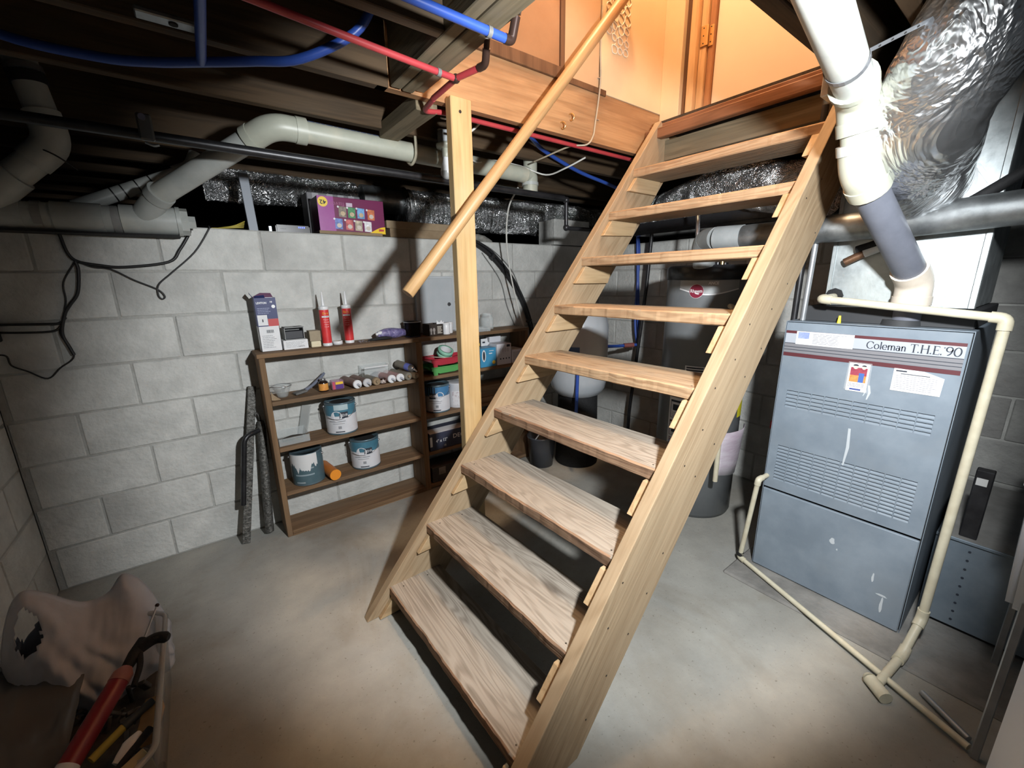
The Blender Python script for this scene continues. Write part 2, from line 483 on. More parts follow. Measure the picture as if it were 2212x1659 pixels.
for y in (-0.575, 0.03, 0.235, 0.64, 1.05, 1.45, 1.86, 2.26):
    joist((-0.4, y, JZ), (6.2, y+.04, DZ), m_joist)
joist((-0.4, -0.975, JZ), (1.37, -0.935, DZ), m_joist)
# doubled header at the foot of the opening and trimmer along its right side
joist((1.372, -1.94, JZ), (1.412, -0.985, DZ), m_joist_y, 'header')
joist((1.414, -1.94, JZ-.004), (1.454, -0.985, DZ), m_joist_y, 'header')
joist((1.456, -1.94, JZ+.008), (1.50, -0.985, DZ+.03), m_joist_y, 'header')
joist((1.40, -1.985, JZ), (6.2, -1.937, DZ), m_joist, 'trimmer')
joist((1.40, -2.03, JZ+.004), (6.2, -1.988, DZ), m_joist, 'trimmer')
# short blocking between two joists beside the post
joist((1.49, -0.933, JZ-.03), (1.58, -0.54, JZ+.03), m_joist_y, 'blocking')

# ---- stairwell lining
wl = struct('wall_stairwell', B().box((1.33, -0.972, JZ), (3.2, -0.938, 2.245)), m_varn)       # varnished band board
wl.name = 'wall_stairwell'
B().box((1.40, -0.975, 2.247), (2.185, -0.945, 4.2), .002).make('panel', m_panel, wl)
B().box((2.212, -0.975, 2.247), (2.448, -0.945, 4.2), .002).make('panel', pm('hall_paneling_half_lit', (0.44, 0.29, 0.165), (0.50, 0.34, 0.20), scale=3, rough=0.45), wl)  # middle step of the left-to-right light gradient painted into the panels
B().box((2.458, -0.975, 2.247), (2.97, -0.945, 4.2), .002).make('panel', m_panel2, wl)
B().box((1.33, -0.943, 2.24), (3.2, -0.925, 4.2)).make('backing_board', m_trimdk, wl)
B().box((1.50, -0.985, 2.236), (2.20, -0.97, 2.285), .002).make('rail_strip', m_trimdk, wl)
B().box((2.20, -0.980, 2.236), (2.50, -0.97, 2.262), .002).make('rail_strip', m_trimdk, wl)
B().box((2.185, -0.983, 2.25), (2.212, -0.97, 4.2), .002).make('batten', m_trimdk, wl)
B().box((1.905, -0.986, 2.43), (1.93, -0.972, 4.2), .002).make('batten', m_trimdk, wl)
# upper room enclosure (lit by the warm lamp)
struct('wall_upper_near', B().box((1.30, -2.10, 2.252), (1.36, -0.94, 4.2)), m_panel)
struct('wall_upper_right', B().box((1.30, -2.06, 2.252), (4.4, -1.99, 4.2)), m_panel)
struct('ceiling_upper', B().box((1.25, -2.1, 4.2), (4.4, -0.9, 4.25)), m_door)
# ---- door at the head of the stairs
d = struct('door_1', B().box((3.02, -2.0, 2.185), (3.06, -1.235, 4.1), .003), m_door)
B().box((3.0, -1.232, 2.20), (3.055, -1.205, 4.1), .002).make('door_edge', wood('door_edge_wood', (0.30, 0.14, 0.065), (0.42, 0.21, 0.10), (0.2, 0.09, 0.04), 'z', 0.5, 0.1), d)
B().box((2.955, -1.165, 2.19), (3.06, -1.128, 4.1), .002).make('casing', m_trim, d)
B().box((2.985, -1.203, 2.19), (3.06, -1.168, 4.1), .002).make('jamb', m_trim, d)
B().box((2.985, -1.128, 2.17), (3.06, -1.088, 4.1)).make('reveal', m_trimdk, d)
B().box((2.955, -1.088, 2.17), (3.06, -0.975, 4.1), .002).make('return_panel', m_panel2, d)
for z0 in (2.50, 3.7):
    h = B().box((2.980, -1.203, z0), (2.985, -1.172, z0+.09), .001).make('hinge', m_brass, d)
    B().box((2.995, -1.231, z0-.005), (3.0, -1.206, z0+.085), .001).make('hinge_leaf', m_brass, h)
    B().cyl((2.985, -1.205, z0), (2.985, -1.205, z0+.088), .005, n=10).make('hinge_pin', m_brass, h)
    bs = B()
    for dz in (.012, .045, .078): bs.cyl((2.9785, -1.188, z0+dz), (2.981, -1.188, z0+dz), .003, n=8).cyl((2.9935, -1.219, z0+dz), (2.996, -1.219, z0+dz), .003, n=8)
    bs.make('screws', m_black, h)
th = struct('trim_1', B().box((2.825, -1.95, 2.085), (2.865, -0.98, 2.135), .004), m_redtrim)
B().box((2.865, -1.95, 2.135), (3.0, -0.98, 2.165), .004).make('threshold', m_redtrim, th)
B().box((2.90, -1.95, 1.985), (2.94, -0.98, 2.085), .002).make('header_board', m_joist_y, th)

# ================================================================== staircase
m_pine = wood('sawn_pine', (0.245, 0.170, 0.097), (0.375, 0.280, 0.176), (0.12, 0.07, 0.036), 'x', 0.7, 0.85, cross=7, wear=(0.31, 0.235, 0.148), rings=60, figure=0.26)
m_tread = wood('worn_tread', (0.165, 0.135, 0.105), (0.310, 0.270, 0.222), (0.075, 0.055, 0.04), 'y', 0.8, 0.75, cross=8, wear=(0.270, 0.236, 0.192), rings=120, figure=0.40, long=0.6)
m_tread2 = wood('fresh_tread', (0.205, 0.135, 0.077), (0.335, 0.250, 0.162), (0.11, 0.06, 0.034), 'y', 0.75, 0.7, cross=8, wear=(0.295, 0.248, 0.188), rings=105, figure=0.40, long=0.6)
m_nose = wood('worn_nosing', (0.16, 0.085, 0.05), (0.33, 0.205, 0.125), (0.09, 0.05, 0.03), 'y', 0.85, 0.3, cross=16, wear=(0.24, 0.155, 0.10), rings=50, figure=0.5)
m_nose2 = wood('cut_nosing', (0.27, 0.150, 0.075), (0.44, 0.290, 0.165), (0.14, 0.07, 0.04), 'y', 0.8, 0.3, cross=16, wear=(0.36, 0.24, 0.14), rings=50, figure=0.5)
m_cleat = wood('cleat_pine', (0.31, 0.205, 0.105), (0.43, 0.305, 0.17), (0.2, 0.12, 0.06), 'x', 0.65, 0.4, wear=(0.44, 0.33, 0.21))
m_nail = pm('nail_head', (0.05, 0.045, 0.04), rough=0.5, metal=0.7)

SX0, SZ0, RUN, RISE = 1.1673, 0.1186, 0.18428, 0.22387
YL, YR, SK = -1.060, -1.894, 0.024
SL = RISE/RUN
ANG = math.atan(SL)
st = thing('staircase', 'open-riser wooden basement staircase of weathered planks between two sloping pine stringers', 'staircase', (1.10, -1.48, 0))

def stringer(y0, y1, xf0, top_z):
    """Sloping plank, front edge through (xf0, 0); mesh runs along its own x axis so the grain follows it."""
    W_ = 0.235
    dx, dz = math.cos(ANG), math.sin(ANG)
    length = top_z/dz
    poly = [(0, 0), (length, 0), (length + 0.0, -W_), (W_/math.tan(ANG), -W_)]
    # foot cut level with the slab: start of lower edge where it meets the floor
    lower0 = W_*math.cos(ANG)/dz
    poly = [(0, 0), (length, 0), (length, -W_), (lower0, -W_)]
    b = B().prism(poly, 'y', 0, y1-y0)
    o = b.make('stringer', m_pine, None)
    bev = o.modifiers.new('edge', 'BEVEL'); bev.width = 0.003; bev.segments = 2
    o.parent = st
    o.location = Vector((xf0, y0, 0)) - st.location
    o.rotation_euler = (0, -ANG, 0)
    return o
sl = stringer(YL, YL+.040, SX0 - SZ0/SL - .008, 2.175)
sr = stringer(YR-.042, YR, SX0 + SK - SZ0/SL - .012, 2.02)
bake_normals(sl); bake_normals(sr)
nb = B()
for i in range(16):
    t = 0.3 + 0.13*i
    for q in (-.05, -.17):
        p = Vector((SX0+SK-SZ0/SL, YR-.0425, 0)) + Vector((math.cos(ANG), 0, math.sin(ANG)))*t + Vector((math.sin(ANG), 0, -math.cos(ANG)))*(-q + random.uniform(-.03, .03))
        if random.random() < .55: nb.cyl(p, p + Vector((0, -.0008, 0)), .0028, n=8)
nb.make('nails', m_nail, st)['kind'] = 'stuff'

TRD = [0.236, 0.238, 0.240, 0.238, 0.236, 0.232, 0.226, 0.222, 0.222]
def tread(k):
    z = SZ0 + RISE*k; x = SX0 + RUN*k; d = TRD[k]; th_ = 0.041
    n = 60; b = B(); vv = []; ff = []
    rnd = random.Random(k*11+3)
    for j in range(n+1):
        t = j/n; y = YL + (YR - YL)*t; xs = x + SK*t
        # worn nosing: the front edge wanders and dips
        w1 = 0.005*noise.noise((k*3.1, t*4, 0)) + 0.004*noise.noise((k*2.7, t*15, 5)) + 0.002*noise.noise((k, t*40, 7))
        w2 = 0.005*abs(noise.noise((k*1.3, t*5, 9)))
        zr = z - 0.0015*abs(noise.noise((k, t*6, 2)))
        row = [(xs+w1, y, zr-.004-w2), (xs+.005+w1*.5, y, zr), (xs+d-.004, y, z), (xs+d, y, z-.004), (xs+d, y, z-th_), (xs+.003+w1, y, z-th_), (xs+w1*.6-.001, y, z-th_+.004)]
        vv += row
    m = 7
    for j in range(n):
        for i in range(m):
            ff.append([j*m+i, j*m+(i+1) % m, (j+1)*m+(i+1) % m, (j+1)*m+i])
    ff += [list(range(m))[::-1], [n*m+i for i in range(m)]]
    o = B().add(vv, ff).make('tread', m_tread if k < 4 else m_tread2, st)
    bake_normals(o)
    o.data.materials.append(m_nose if k < 4 else m_nose2)
    for pl in o.data.polygons:
        if pl.normal.x < -.6: pl.material_index = 1
    # nails near both ends
    q = B()
    for yy in (YL-.03, YR+.03):
        for xx in (.05, .16):
            q.cyl((x+xx, yy, z-.0005), (x+xx, yy, z+.0004), .003, n=8)
    q.make('nails', m_nail, o)['kind'] = 'stuff'
    # cleats under both ends: front cut parallel to the stringer
    for side in (0, 1):
        y0, y1 = (YL-.022, YL-.0005) if side == 0 else (YR+.0005, YR+.036)
        xs = x + (0 if side == 0 else SK)
        h = 0.078 + rnd.uniform(-.008, .012)
        zt = z - th_ - .0008
        f0 = xs + (.004 if side == 0 else -.016); f1 = f0 - h/SL
        tilt = rnd.uniform(-.004, .02)
        poly = [(f0, zt), (f0 + .205, zt), (f0 + .205 - .5*h/SL, zt - h + tilt), (f1, zt - h)]
        c = B().prism(poly, 'y', y0, y1).make('cleat', m_cleat, st)
        bake_normals(c)
        bv = c.modifiers.new('edge', 'BEVEL'); bv.width = 0.002
for k in range(9): tread(k)

# ---- post and hand rail
m_post = wood('post_pine', (0.38, 0.245, 0.105), (0.50, 0.35, 0.165), (0.26, 0.17, 0.085), 'z', 0.65, 0.35, cross=8, wear=(0.52, 0.39, 0.225), figure=0.3)
pt = thing('post', 'upright pine post from behind the stringer up to the stairwell band board', 'post', (1.635, -0.998, 0))
B().box((1.590, -1.018, 0.0), (1.682, -0.976, 2.034), .003).make('upright', m_post, pt)
B().cyl((1.63, -1.0175, 1.985), (1.63, -1.0192, 1.985), .006, n=12).make('screw', m_nail, pt)

m_rail = wood('varnished_rail', (0.36, 0.205, 0.085), (0.50, 0.315, 0.15), (0.2, 0.1, 0.04), 'x', 0.42, 0.15, cross=14, figure=0.25)
ra, rb = Vector((1.344, -1.060, 1.314)), Vector((2.62, -1.060, 2.738))
rl = thing('handrail', 'round wooden pole handrail slanting up across the post to the paneled wall', 'handrail', ra)
Lr = (rb-ra).length; ang = math.atan2(rb.z-ra.z, rb.x-ra.x)
pole = B().tube([(0, 0, 0), (.003, 0, 0), (Lr, 0, 0)], [.0225, .0245, .0245], 24).make('pole', m_rail, None)
pole.parent = rl; pole.rotation_euler = (0, -ang, 0)
m_steel = pm('plated_steel', (0.62, 0.60, 0.56), rough=0.35, metal=1.0)
def bracket(t, wall_y):
    p = ra.lerp(rb, t)
    b = B().tube(spline([p + Vector((0, .020, -.018)), p + Vector((.01, .05, -.05)), (p.x+.02, wall_y, p.z-.055)], 4), .005, 8)
    b.cyl((p.x+.02, wall_y-.004, p.z-.055), (p.x+.02, wall_y, p.z-.055), .018, n=14)
    return b
bracket(.93, -0.977).make('bracket', m_steel, rl)

# ================================================================== furnace and its ducts
m_fpanel = pm('furnace_grey', (0.175, 0.215, 0.258), (0.230, 0.275, 0.322), scale=7, rough=0.55, spec=0.4, bump=0.05, bscale=20, dirt=(0.205, 0.240, 0.275), dscale=5)
m_fdark = pm('furnace_dark', (0.03, 0.032, 0.035), rough=0.7)
m_maroon = pm('maroon_stripe', (0.10, 0.022, 0.028), rough=0.5)
m_fgrey2 = pm('stripe_grey', (0.20, 0.20, 0.215), rough=0.5)
m_flight = pm('stripe_light', (0.40, 0.43, 0.48), rough=0.5)
m_ink = pm('dark_ink', (0.028, 0.035, 0.05), rough=0.6)
m_blueink = pm('blue_ink', (0.05, 0.08, 0.28), rough=0.6)
m_greyink = pm('grey_ink', (0.30, 0.31, 0.33), rough=0.6)
m_paper = pm('white_paper', (0.72, 0.74, 0.75), (0.80, 0.81, 0.81), scale=20, rough=0.7)
m_galv = pm('galvanised', (0.31, 0.345, 0.355), (0.50, 0.545, 0.555), scale=14, rough=0.42, metal=0.85, bump=0.08, bscale=25, rough2=0.55, dirt=(0.50, 0.54, 0.53), dscale=4)
m_galvd = pm('galvanised_dull', (0.22, 0.235, 0.24), (0.40, 0.42, 0.43), scale=12, rough=0.36, metal=0.85, bump=0.06, bscale=20, rough2=0.5)
m_duct = pm('duct_blue_grey', (0.17, 0.215, 0.26), (0.24, 0.29, 0.335), scale=6, rough=0.5, metal=0.35, spec=0.4)
m_cream = pm('cream_pvc', (0.56, 0.515, 0.38), (0.64, 0.60, 0.46), scale=25, rough=0.42, dirt=(0.55, 0.49, 0.36), dscale=9)
m_pvc = pm('white_pvc', (0.37, 0.39, 0.37), (0.45, 0.47, 0.45), scale=10, rough=0.4, dirt=(0.52, 0.53, 0.48), dscale=6)
m_pvcy = pm('aged_white_pvc', (0.36, 0.373, 0.31), (0.42, 0.433, 0.36), scale=9, rough=0.4, dirt=(0.50, 0.48, 0.38), dscale=7)
m_gpvc = pm('grey_pvc', (0.125, 0.135, 0.165), (0.155, 0.165, 0.20), scale=12, rough=0.42)
m_foil = foil('foil_jacket', (0.62, 0.63, 0.64), 0.27, 0.45, 3.4)
m_foil2 = foil('foil_flex', (0.95, 0.96, 0.97), 0.30, 0.95, 7)
m_iron = pm('black_iron', (0.018, 0.018, 0.020), (0.035, 0.035, 0.038), scale=20, rough=0.38, metal=0.4, spec=0.6)
m_rubber = pm('black_foam', (0.012, 0.012, 0.013), rough=0.8, bump=0.4, bscale=60)
m_conduit = pm('grey_conduit', (0.34, 0.36, 0.38), (0.44, 0.46, 0.48), scale=15, rough=0.4, metal=0.6)

FX, FY0, FY1, FZ = 2.668, -1.858, -2.394, 1.174
f = thing('furnace', 'tall grey steel gas furnace with louvred front and maroon stripe', 'furnace', (3.0, -2.125, 0))
fb = B()
# cabinet: open-front shell so the louvres have depth
fb.box((FX+.02, FY1, 0.012), (3.34, FY0, FZ), .004)
fb.make('cabinet', m_fdark, f)
side = B().box((FX+.004, FY0-.001, 0.012), (3.338, FY0+.001, FZ-.001)).box((FX+.004, FY1-.001, 0.012), (3.338, FY1+.001, FZ-.001)).box((FX+.01, FY1, FZ-.002), (3.338, FY0, FZ+.001))
side.make('side_panel', m_fpanel, f)

def louvred(y0, y1, z0, z1, grids):
    """Sheet with rectangular openings; grids: (ya, yb, za, zb, columns, rows). Returns sheet and list of slots."""
    ys = {y0, y1}; zs = {z0, z1}; holes = []
    for (ya, yb, za, zb, nc, nr) in grids:
        cw = (yb-ya)/nc; rh = (zb-za)/nr
        for c in range(nc):
            for r in range(nr):
                h = (ya+cw*c+cw*.035, ya+cw*(c+1)-cw*.035, za+rh*r+rh*.17, za+rh*(r+1)-rh*.10)
                holes.append(h)
                ys |= {round(h[0], 5), round(h[1], 5)}; zs |= {round(h[2], 5), round(h[3], 5)}
    ys = sorted(ys); zs = sorted(zs)
    iy = {v: i for i, v in enumerate(ys)}; iz = {v: i for i, v in enumerate(zs)}
    dead = set()
    for h in holes:
        for i in range(iy[round(h[0], 5)], iy[round(h[1], 5)]):
            for j in range(iz[round(h[2], 5)], iz[round(h[3], 5)]): dead.add((i, j))
    bm = bmesh.new()
    vv = {}
    def V_(i, j):
        if (i, j) not in vv: vv[(i, j)] = bm.verts.new((FX, ys[i], zs[j]))
        return vv[(i, j)]
    for i in range(len(ys)-1):
        for j in range(len(zs)-1):
            if (i, j) not in dead: bm.faces.new((V_(i, j), V_(i, j+1), V_(i+1, j+1), V_(i+1, j)))
    ex = bmesh.ops.extrude_face_region(bm, geom=bm.faces[:])
    for e in ex['geom']:
        if isinstance(e, bmesh.types.BMVert): e.co.x += 0.008
    bmesh.ops.recalc_face_normals(bm, faces=bm.faces[:])
    return bm, holes
bm, holes = louvred(FY1+.004, FY0-.004, 0.424, FZ-.004, [(FY1+.042, FY0-.038, 0.806, 0.886, 10, 5), (FY1+.044, FY0-.036, 0.465, 0.634, 10, 11)])
up_door = B().bm(bm).make('upper_door', m_fpanel, f)
lou = B()
for (ya, yb, za, zb) in holes:      # pressed louvre blade in every opening, leaning inwards
    lou.add([(FX+.001, ya, za), (FX+.001, yb, za), (FX+.007, yb, za+(zb-za)*.72), (FX+.007, ya, za+(zb-za)*.72)], [(0, 3, 2, 1)])
lou.make('louvres', m_fpanel, up_door)['kind'] = 'stuff'
lo_door = B().box((FX-.004, FY1+.004, 0.016), (FX+.01, FY0-.004, 0.414), .003).make('lower_door', m_fpanel, f)
# stripe decal across the top of the door
def fq(y0, y1, z0, z1, lift=.0012):
    return B().box((FX-lift, min(y0, y1), min(z0, z1)), (FX-.0002, max(y0, y1), max(z0, z1)))
ya, yb = FY1+.010, FY0-.006
fq(ya, yb, 1.126, 1.137).make('maroon_stripe', m_maroon, up_door)
fq(ya, yb, 1.086, 1.126).make('name_band', m_flight, up_door)
fq(ya, yb, 1.047, 1.086).make('grey_band', m_fgrey2, up_door)
g = B()
for z in (1.0855, 1.0705, 1.0585): g.box((FX-.0016, ya, z-.0012), (FX-.0004, yb, z+.0012))
g.make('pin_lines', m_ink, up_door)
fq(ya, yb, 1.031, 1.046).make('maroon_stripe', m_maroon, up_door)
def on_furnace(y, z, lift=.0018): return frame((FX-lift, y, z), (0, -1, 0), (0, 0, 1))

# ---- the name: thin classical capitals drawn as strokes
def stroke(b, M, pts, w0, w1=None, depth=.0004):
    """Ribbon through pts in the plane of M; half-width swells from w0 (vertical stress) to w1."""
    P_ = [Vector((p[0], p[1], 0)) for p in pts]; n = len(P_); vv = []
    for i, p in enumerate(P_):
        t = (P_[min(i+1, n-1)] - P_[max(i-1, 0)])
        if t.length < 1e-9: t = Vector((1, 0, 0))
        t.normalize(); nrm = Vector((-t.y, t.x, 0))
        w = (w0 + (w1-w0)*abs(t.y)) if w1 is not None else w0
        vv += [p + nrm*w, p - nrm*w]
    b.add(vv, [[2*i, 2*i+2, 2*i+3, 2*i+1] for i in range(n-1)], False, M)
    b.add([v + Vector((0, 0, depth)) for v in vv], [[2*i, 2*i+1, 2*i+3, 2*i+2] for i in range(n-1)], False, M)
def ell(cx, cy, rx, ry, a0, a1, n=18):
    return [(cx + rx*math.cos(R(a0+(a1-a0)*i/n)), cy + ry*math.sin(R(a0+(a1-a0)*i/n))) for i in range(n+1)]
def glyph(ch):
    th, tk = .022, .055
    S = []; serif = lambda x, y, w=.09: S.append(([(x-w, y), (x+w, y)], .014, None))
    if ch == 'C': S += [(ell(.42, .36, .40, .38, 40, 320), th, tk)]; S.append(([(.74, .48), (.74, .72)], .018, None)); w = .86
    elif ch == 'o': S += [(ell(.26, .24, .25, .25, 0, 360), th, tk)]; w = .58
    elif ch == 'l': S += [([(.12, .01), (.12, .78)], tk, None)]; serif(.12, 0); serif(.07, .77, .05); w = .28
    elif ch == 'e': S += [(ell(.25, .24, .24, .25, 0, 320), th, tk), ([(.02, .25), (.49, .25)], th, None)]; w = .54
    elif ch in 'mn':
        S += [([(.10, .01), (.10, .48)], tk, None)]; serif(.10, 0); serif(.06, .47, .05)
        for k in range(2 if ch == 'm' else 1):
            x0 = .10 + .33*k
            S += [(ell(x0+.165, .30, .165, .18, 180, 0, 10), th, tk), ([(x0+.33, .30), (x0+.33, .01)], tk, None)]; serif(x0+.33, 0)
        w = .90 if ch == 'm' else .56
    elif ch == 'a': S += [(ell(.20, .14, .17, .14, 0, 360), th, tk), ([(.37, .01), (.37, .34)], tk, None), (ell(.21, .34, .16, .14, 0, 160, 10), th, tk)]; serif(.41, .005, .05); w = .50
    elif ch == 'T': S += [([(.30, .01), (.30, .74)], tk, None), ([(0, .73), (.60, .73)], th, None), ([(.01, .60), (.01, .74)], .016, None), ([(.59, .60), (.59, .74)], .016, None)]; serif(.30, 0, .12); w = .60
    elif ch == 'H':
        S += [([(.12, .01), (.12, .74)], tk, None), ([(.62, .01), (.62, .74)], tk, None), ([(.12, .38), (.62, .38)], th, None)]
        for x in (.12, .62): serif(x, 0, .11); serif(x, .74, .11)
        w = .76
    elif ch == 'E': S += [([(.12, .01), (.12, .74)], tk, None), ([(.02, .735), (.48, .735)], th, None), ([(.12, .39), (.40, .39)], th, None), ([(.02, .01), (.52, .01)], th, None), ([(.48, .62), (.48, .74)], .016, None), ([(.52, .01), (.52, .14)], .016, None), ([(.40, .32), (.40, .46)], .014, None)]; w = .58
    elif ch == '.': S += [([(.05, .0), (.05, .10)], .05, None)]; w = .16
    elif ch == '*': S += [(ell(.06, .66, .05, .05, 0, 360, 10), .016, None)]; w = .16
    elif ch == '9': S += [(ell(.26, .54, .23, .21, 0, 360), th, tk), (ell(.06, .54, .43, .54, 0, -78, 12), th, tk)]; w = .58
    elif ch == '0': S += [(ell(.28, .37, .26, .37, 0, 360), th, tk)]; w = .60
    else: w = .30
    return S, w
def serif_text(body, M, h, width):
    sx, items = 0.0, []
    for ch in body:
        S, w = glyph(ch); items.append((sx, S)); sx += w + .03
    b = B(); k = width/sx
    for x0, S in items:
        for pts, w0, w1 in S:
            stroke(b, M, [((x0+p[0])*k, p[1]*h) for p in pts], w0*h*.9, None if w1 is None else w1*h*.9)
    return b
serif_text('Coleman', on_furnace(-2.133, 1.0935), .034, .110).make('lettering', m_ink, up_door)
serif_text('T.H.E.*90', on_furnace(-2.252, 1.0925), .038, .126).make('lettering', m_ink, up_door)
# stickers
def lines(M, w, h, rows, mat, parent, x0=.06, x1=.94, thick=.10, lift=0.0004, seed=1, gap=0.35, y0=0.1, y1=0.9):
    rr = random.Random(seed); b = B()
    for i in range(rows):
        y = h*(y1 - (y1-y0)*(i+.5)/rows); t = h*(y1-y0)/rows*thick*2
        x = w*x0; end = w*(x1 - rr.random()*gap*(x1-x0))
        while x < end - .002:
            l = min(rr.uniform(.06, .22)*w, end-x)
            b.add([(x, y-t, lift), (x+l, y-t, lift), (x+l, y+t, lift), (x, y+t, lift)], [(0, 1, 2, 3)], False, M); x += l + w*.02
    return b.make('print', mat, parent)
def sheet(name, M, pts, mat, parent, depth=.0006):
    b = B().prism(pts, 'z', 0, depth, M); return bake_normals(b.make(name, mat, parent))
M = on_furnace(-1.903, 1.0835, .0020)
s1 = sheet('sticker', M, [(0, 0), (.190, 0), (.190, .053), (0, .053)], m_paper, up_door)
M2 = M @ Matrix.Translation((0, 0, .0007))
B().box((.006, .024, 0), (.045, .050, .0003), M=M2).make('print_block', pm('pale_blue_print', (0.22, 0.28, 0.52), (0.36, 0.42, 0.62), scale=60, rough=0.6), s1)
lines(M2 @ Matrix.Translation((.05, 0, 0)), .135, .053, 7, m_greyink, s1, seed=3)
M = on_furnace(-2.094, 0.925, .0020)
s2 = sheet('sticker', M, [(-.006, .004), (.070, -.002), (.066, .112), (-.004, .112)], clear('tape', a=0.12), up_door, .0003)
s2 = sheet('sticker', M @ Matrix.Translation((0, 0, .0004)), [(0, 0), (.062, 0), (.062, .108), (0, .108)], m_paper, up_door)
M2 = M @ Matrix.Translation((0, 0, .0012))
B().box((.006, .036, 0), (.056, .062, .0002), M=M2).make('print_orange', pm('orange_print', (0.72, 0.20, 0.05), (0.80, 0.32, 0.10), scale=80, rough=0.6), s2)
B().box((.006, .062, 0), (.056, .092, .0002), M=M2).make('print_maroon', pm('wine_print', (0.26, 0.03, 0.06), (0.36, 0.06, 0.09), scale=80, rough=0.6), s2)
B().box((.033, .036, .0002), (.049, .072, .0004), M=M2).make('print_blue', pm('denim_print', (0.06, 0.14, 0.42), rough=0.6), s2)
skinp = pm('pale_print', (0.70, 0.52, 0.44), rough=0.6)
B().prism(ell(.020, .094, .0075, .0085, 0, 340, 12), 'z', 0, .0004, M2).prism(ell(.045, .094, .0065, .0075, 0, 340, 12), 'z', 0, .0004, M2).make('print_faces', skinp, s2)
B().prism(ell(.020, .098, .0085, .0065, 0, 180, 10), 'z', .0004, .0006, M2).prism(ell(.045, .098, .0075, .0055, 0, 180, 10), 'z', .0004, .0006, M2).make('print_hair', m_ink, s2)
lines(M2 @ Matrix.Translation((0, .014, 0)), .062, .02, 3, m_greyink, s2, seed=5, gap=.1)
B().box((.012, .005, 0), (.046, .011, .0002), M=M2).make('print_logo', m_blueink, s2)
M = on_furnace(-2.222, 0.951, .0018)
s3 = sheet('paper_notice', M, [(0, 0), (.128, .0), (.130, .062), (.078, .079), (.0, .081)], m_paper, up_door)
M2 = M @ Matrix.Translation((0, 0, .0007))
lines(M2, .125, .066, 8, m_greyink, s3, seed=8, gap=.12, thick=.07)
B().box((.006, .070, 0), (.035, .075, .0002), M=M2).box((.02, .062, 0), (.095, .0645, .0002), M=M2).make('print_heading', m_ink, s3)
# paint runs and scuffs on the doors
scuff = pm('pale_scuff', (0.50, 0.54, 0.57), rough=0.6)
for y, z0, z1, w in ((-2.162, .90, .955, .003), (-2.150, .912, .95, .0018), (-2.13, .62, .775, .004)):
    B().add([(FX-.0006, y-w, z1), (FX-.0006, y+w, z1), (FX-.0006, y+w*1.5-.006, (z0+z1)/2), (FX-.0006, y-w-.006, (z0+z1)/2), (FX-.0006, y-w*.6, z0), (FX-.0006, y+w*.6, z0)], [(0, 1, 2, 3), (3, 2, 5, 4)]).make('paint_run', scuff, up_door)
for y, z, w, h in ((-2.145, .285, .010, .014), (-2.165, .255, .003, .004), (-2.29, .20, .004, .02), (-2.325, .14, .018, .004), (-2.33, .10, .005, .035)):
    B().prism([(y+w*math.cos(R(a))*(1+.3*math.sin(a)), z+h*math.sin(R(a))) for a in range(0, 360, 30)], 'x', FX-.0050, FX-.0042).make('scuff', scuff, lo_door)
# things fixed on the furnace top
B().cyl((2.70, -2.028, FZ+.0), (2.70, -2.028, FZ+.030), .007, .004, n=10).make('wire_nut', pm('yellow_plastic', (0.80, 0.66, 0.06), rough=0.4), f)
B().cyl((2.76, -2.20, FZ), (2.76, -2.20, FZ+.022), .062, .058, n=24).make('flue_collar', m_fdark, f)
B().box((2.735, FY1+.01, FZ+.001), (3.33, FY0-.04, 1.236), .003).make('coil_base', m_fdark, f)

# ---- supply plenum
PX = 2.80
p = thing('supply_plenum', 'galvanised sheet metal plenum box standing on the furnace', 'duct', (3.05, -2.15, 1.238))
B().box((PX, -2.362, 1.238), (3.33, -1.945, 2.012), .002).make('box', m_galv, p)
B().box((PX-.004, -2.368, 1.238), (PX+.02, -2.350, 2.012), .002).make('corner_flange', m_galv, p)
B().box((PX-.004, -1.955, 1.238), (PX+.02, -1.940, 2.012), .002).make('corner_flange', m_galv, p)
B().prism([(-2.30, 1.70), (-2.285, 1.70), (-2.35, 1.60), (-2.362, 1.60)], 'x', PX-.005, PX-.0005).make('drive_cleat', m_galv, p)
B().cyl((PX-.012, -1.972, 1.276), (PX, -1.972, 1.276), .030, n=8).make('drain_fitting', m_rubber, p)

# ---- cream condensate line
def pipe(name, label, cat, pts, r, mat, bend=.02, n=12, fit=None, loc=None, parent=None, couplers=(), rf=1.28, lf=None):
    """Pipe run with moulded elbow fittings at its corners."""
    t = parent or thing(name, label, cat, loc or pts[0])
    B().tube(arc_path(pts, bend), r, n).make('pipe', mat, t)
    lf = lf or r*2.6
    for i in range(1, len(pts)-1):
        a = Vector(pts[i-1])-Vector(pts[i]); c = Vector(pts[i+1])-Vector(pts[i])
        q = arc_path([Vector(pts[i])+a.normalized()*min(lf, a.length*.5), pts[i], Vector(pts[i])+c.normalized()*min(lf, c.length*.5)], bend*1.2)
        B().tube(q, r*rf, n).make('elbow', fit or mat, t)
    for c0, c1 in couplers:
        B().cyl(c0, c1, r*rf, n=n).make('coupling', fit or mat, t)
    return t
CXp = 2.645
pipe('condensate_pipe', 'cream plastic condensate pipe bracketing the furnace top and dropping to the slab', 'pipe',
     [(PX-.004, -1.972, 1.272), (CXp, -1.974, 1.268), (CXp, -2.452, 1.222), (CXp, -2.444, 0.135), (2.525, -2.428, 0.032), (2.34, -2.405, 0.022)], .0135, m_cream, .018, 14, loc=(CXp, -2.44, 0))
t = thing('condensate_trap', 'short stubby cream pipe end lying on the slab before the long drain line', 'pipe fitting', (2.31, -2.41, 0))
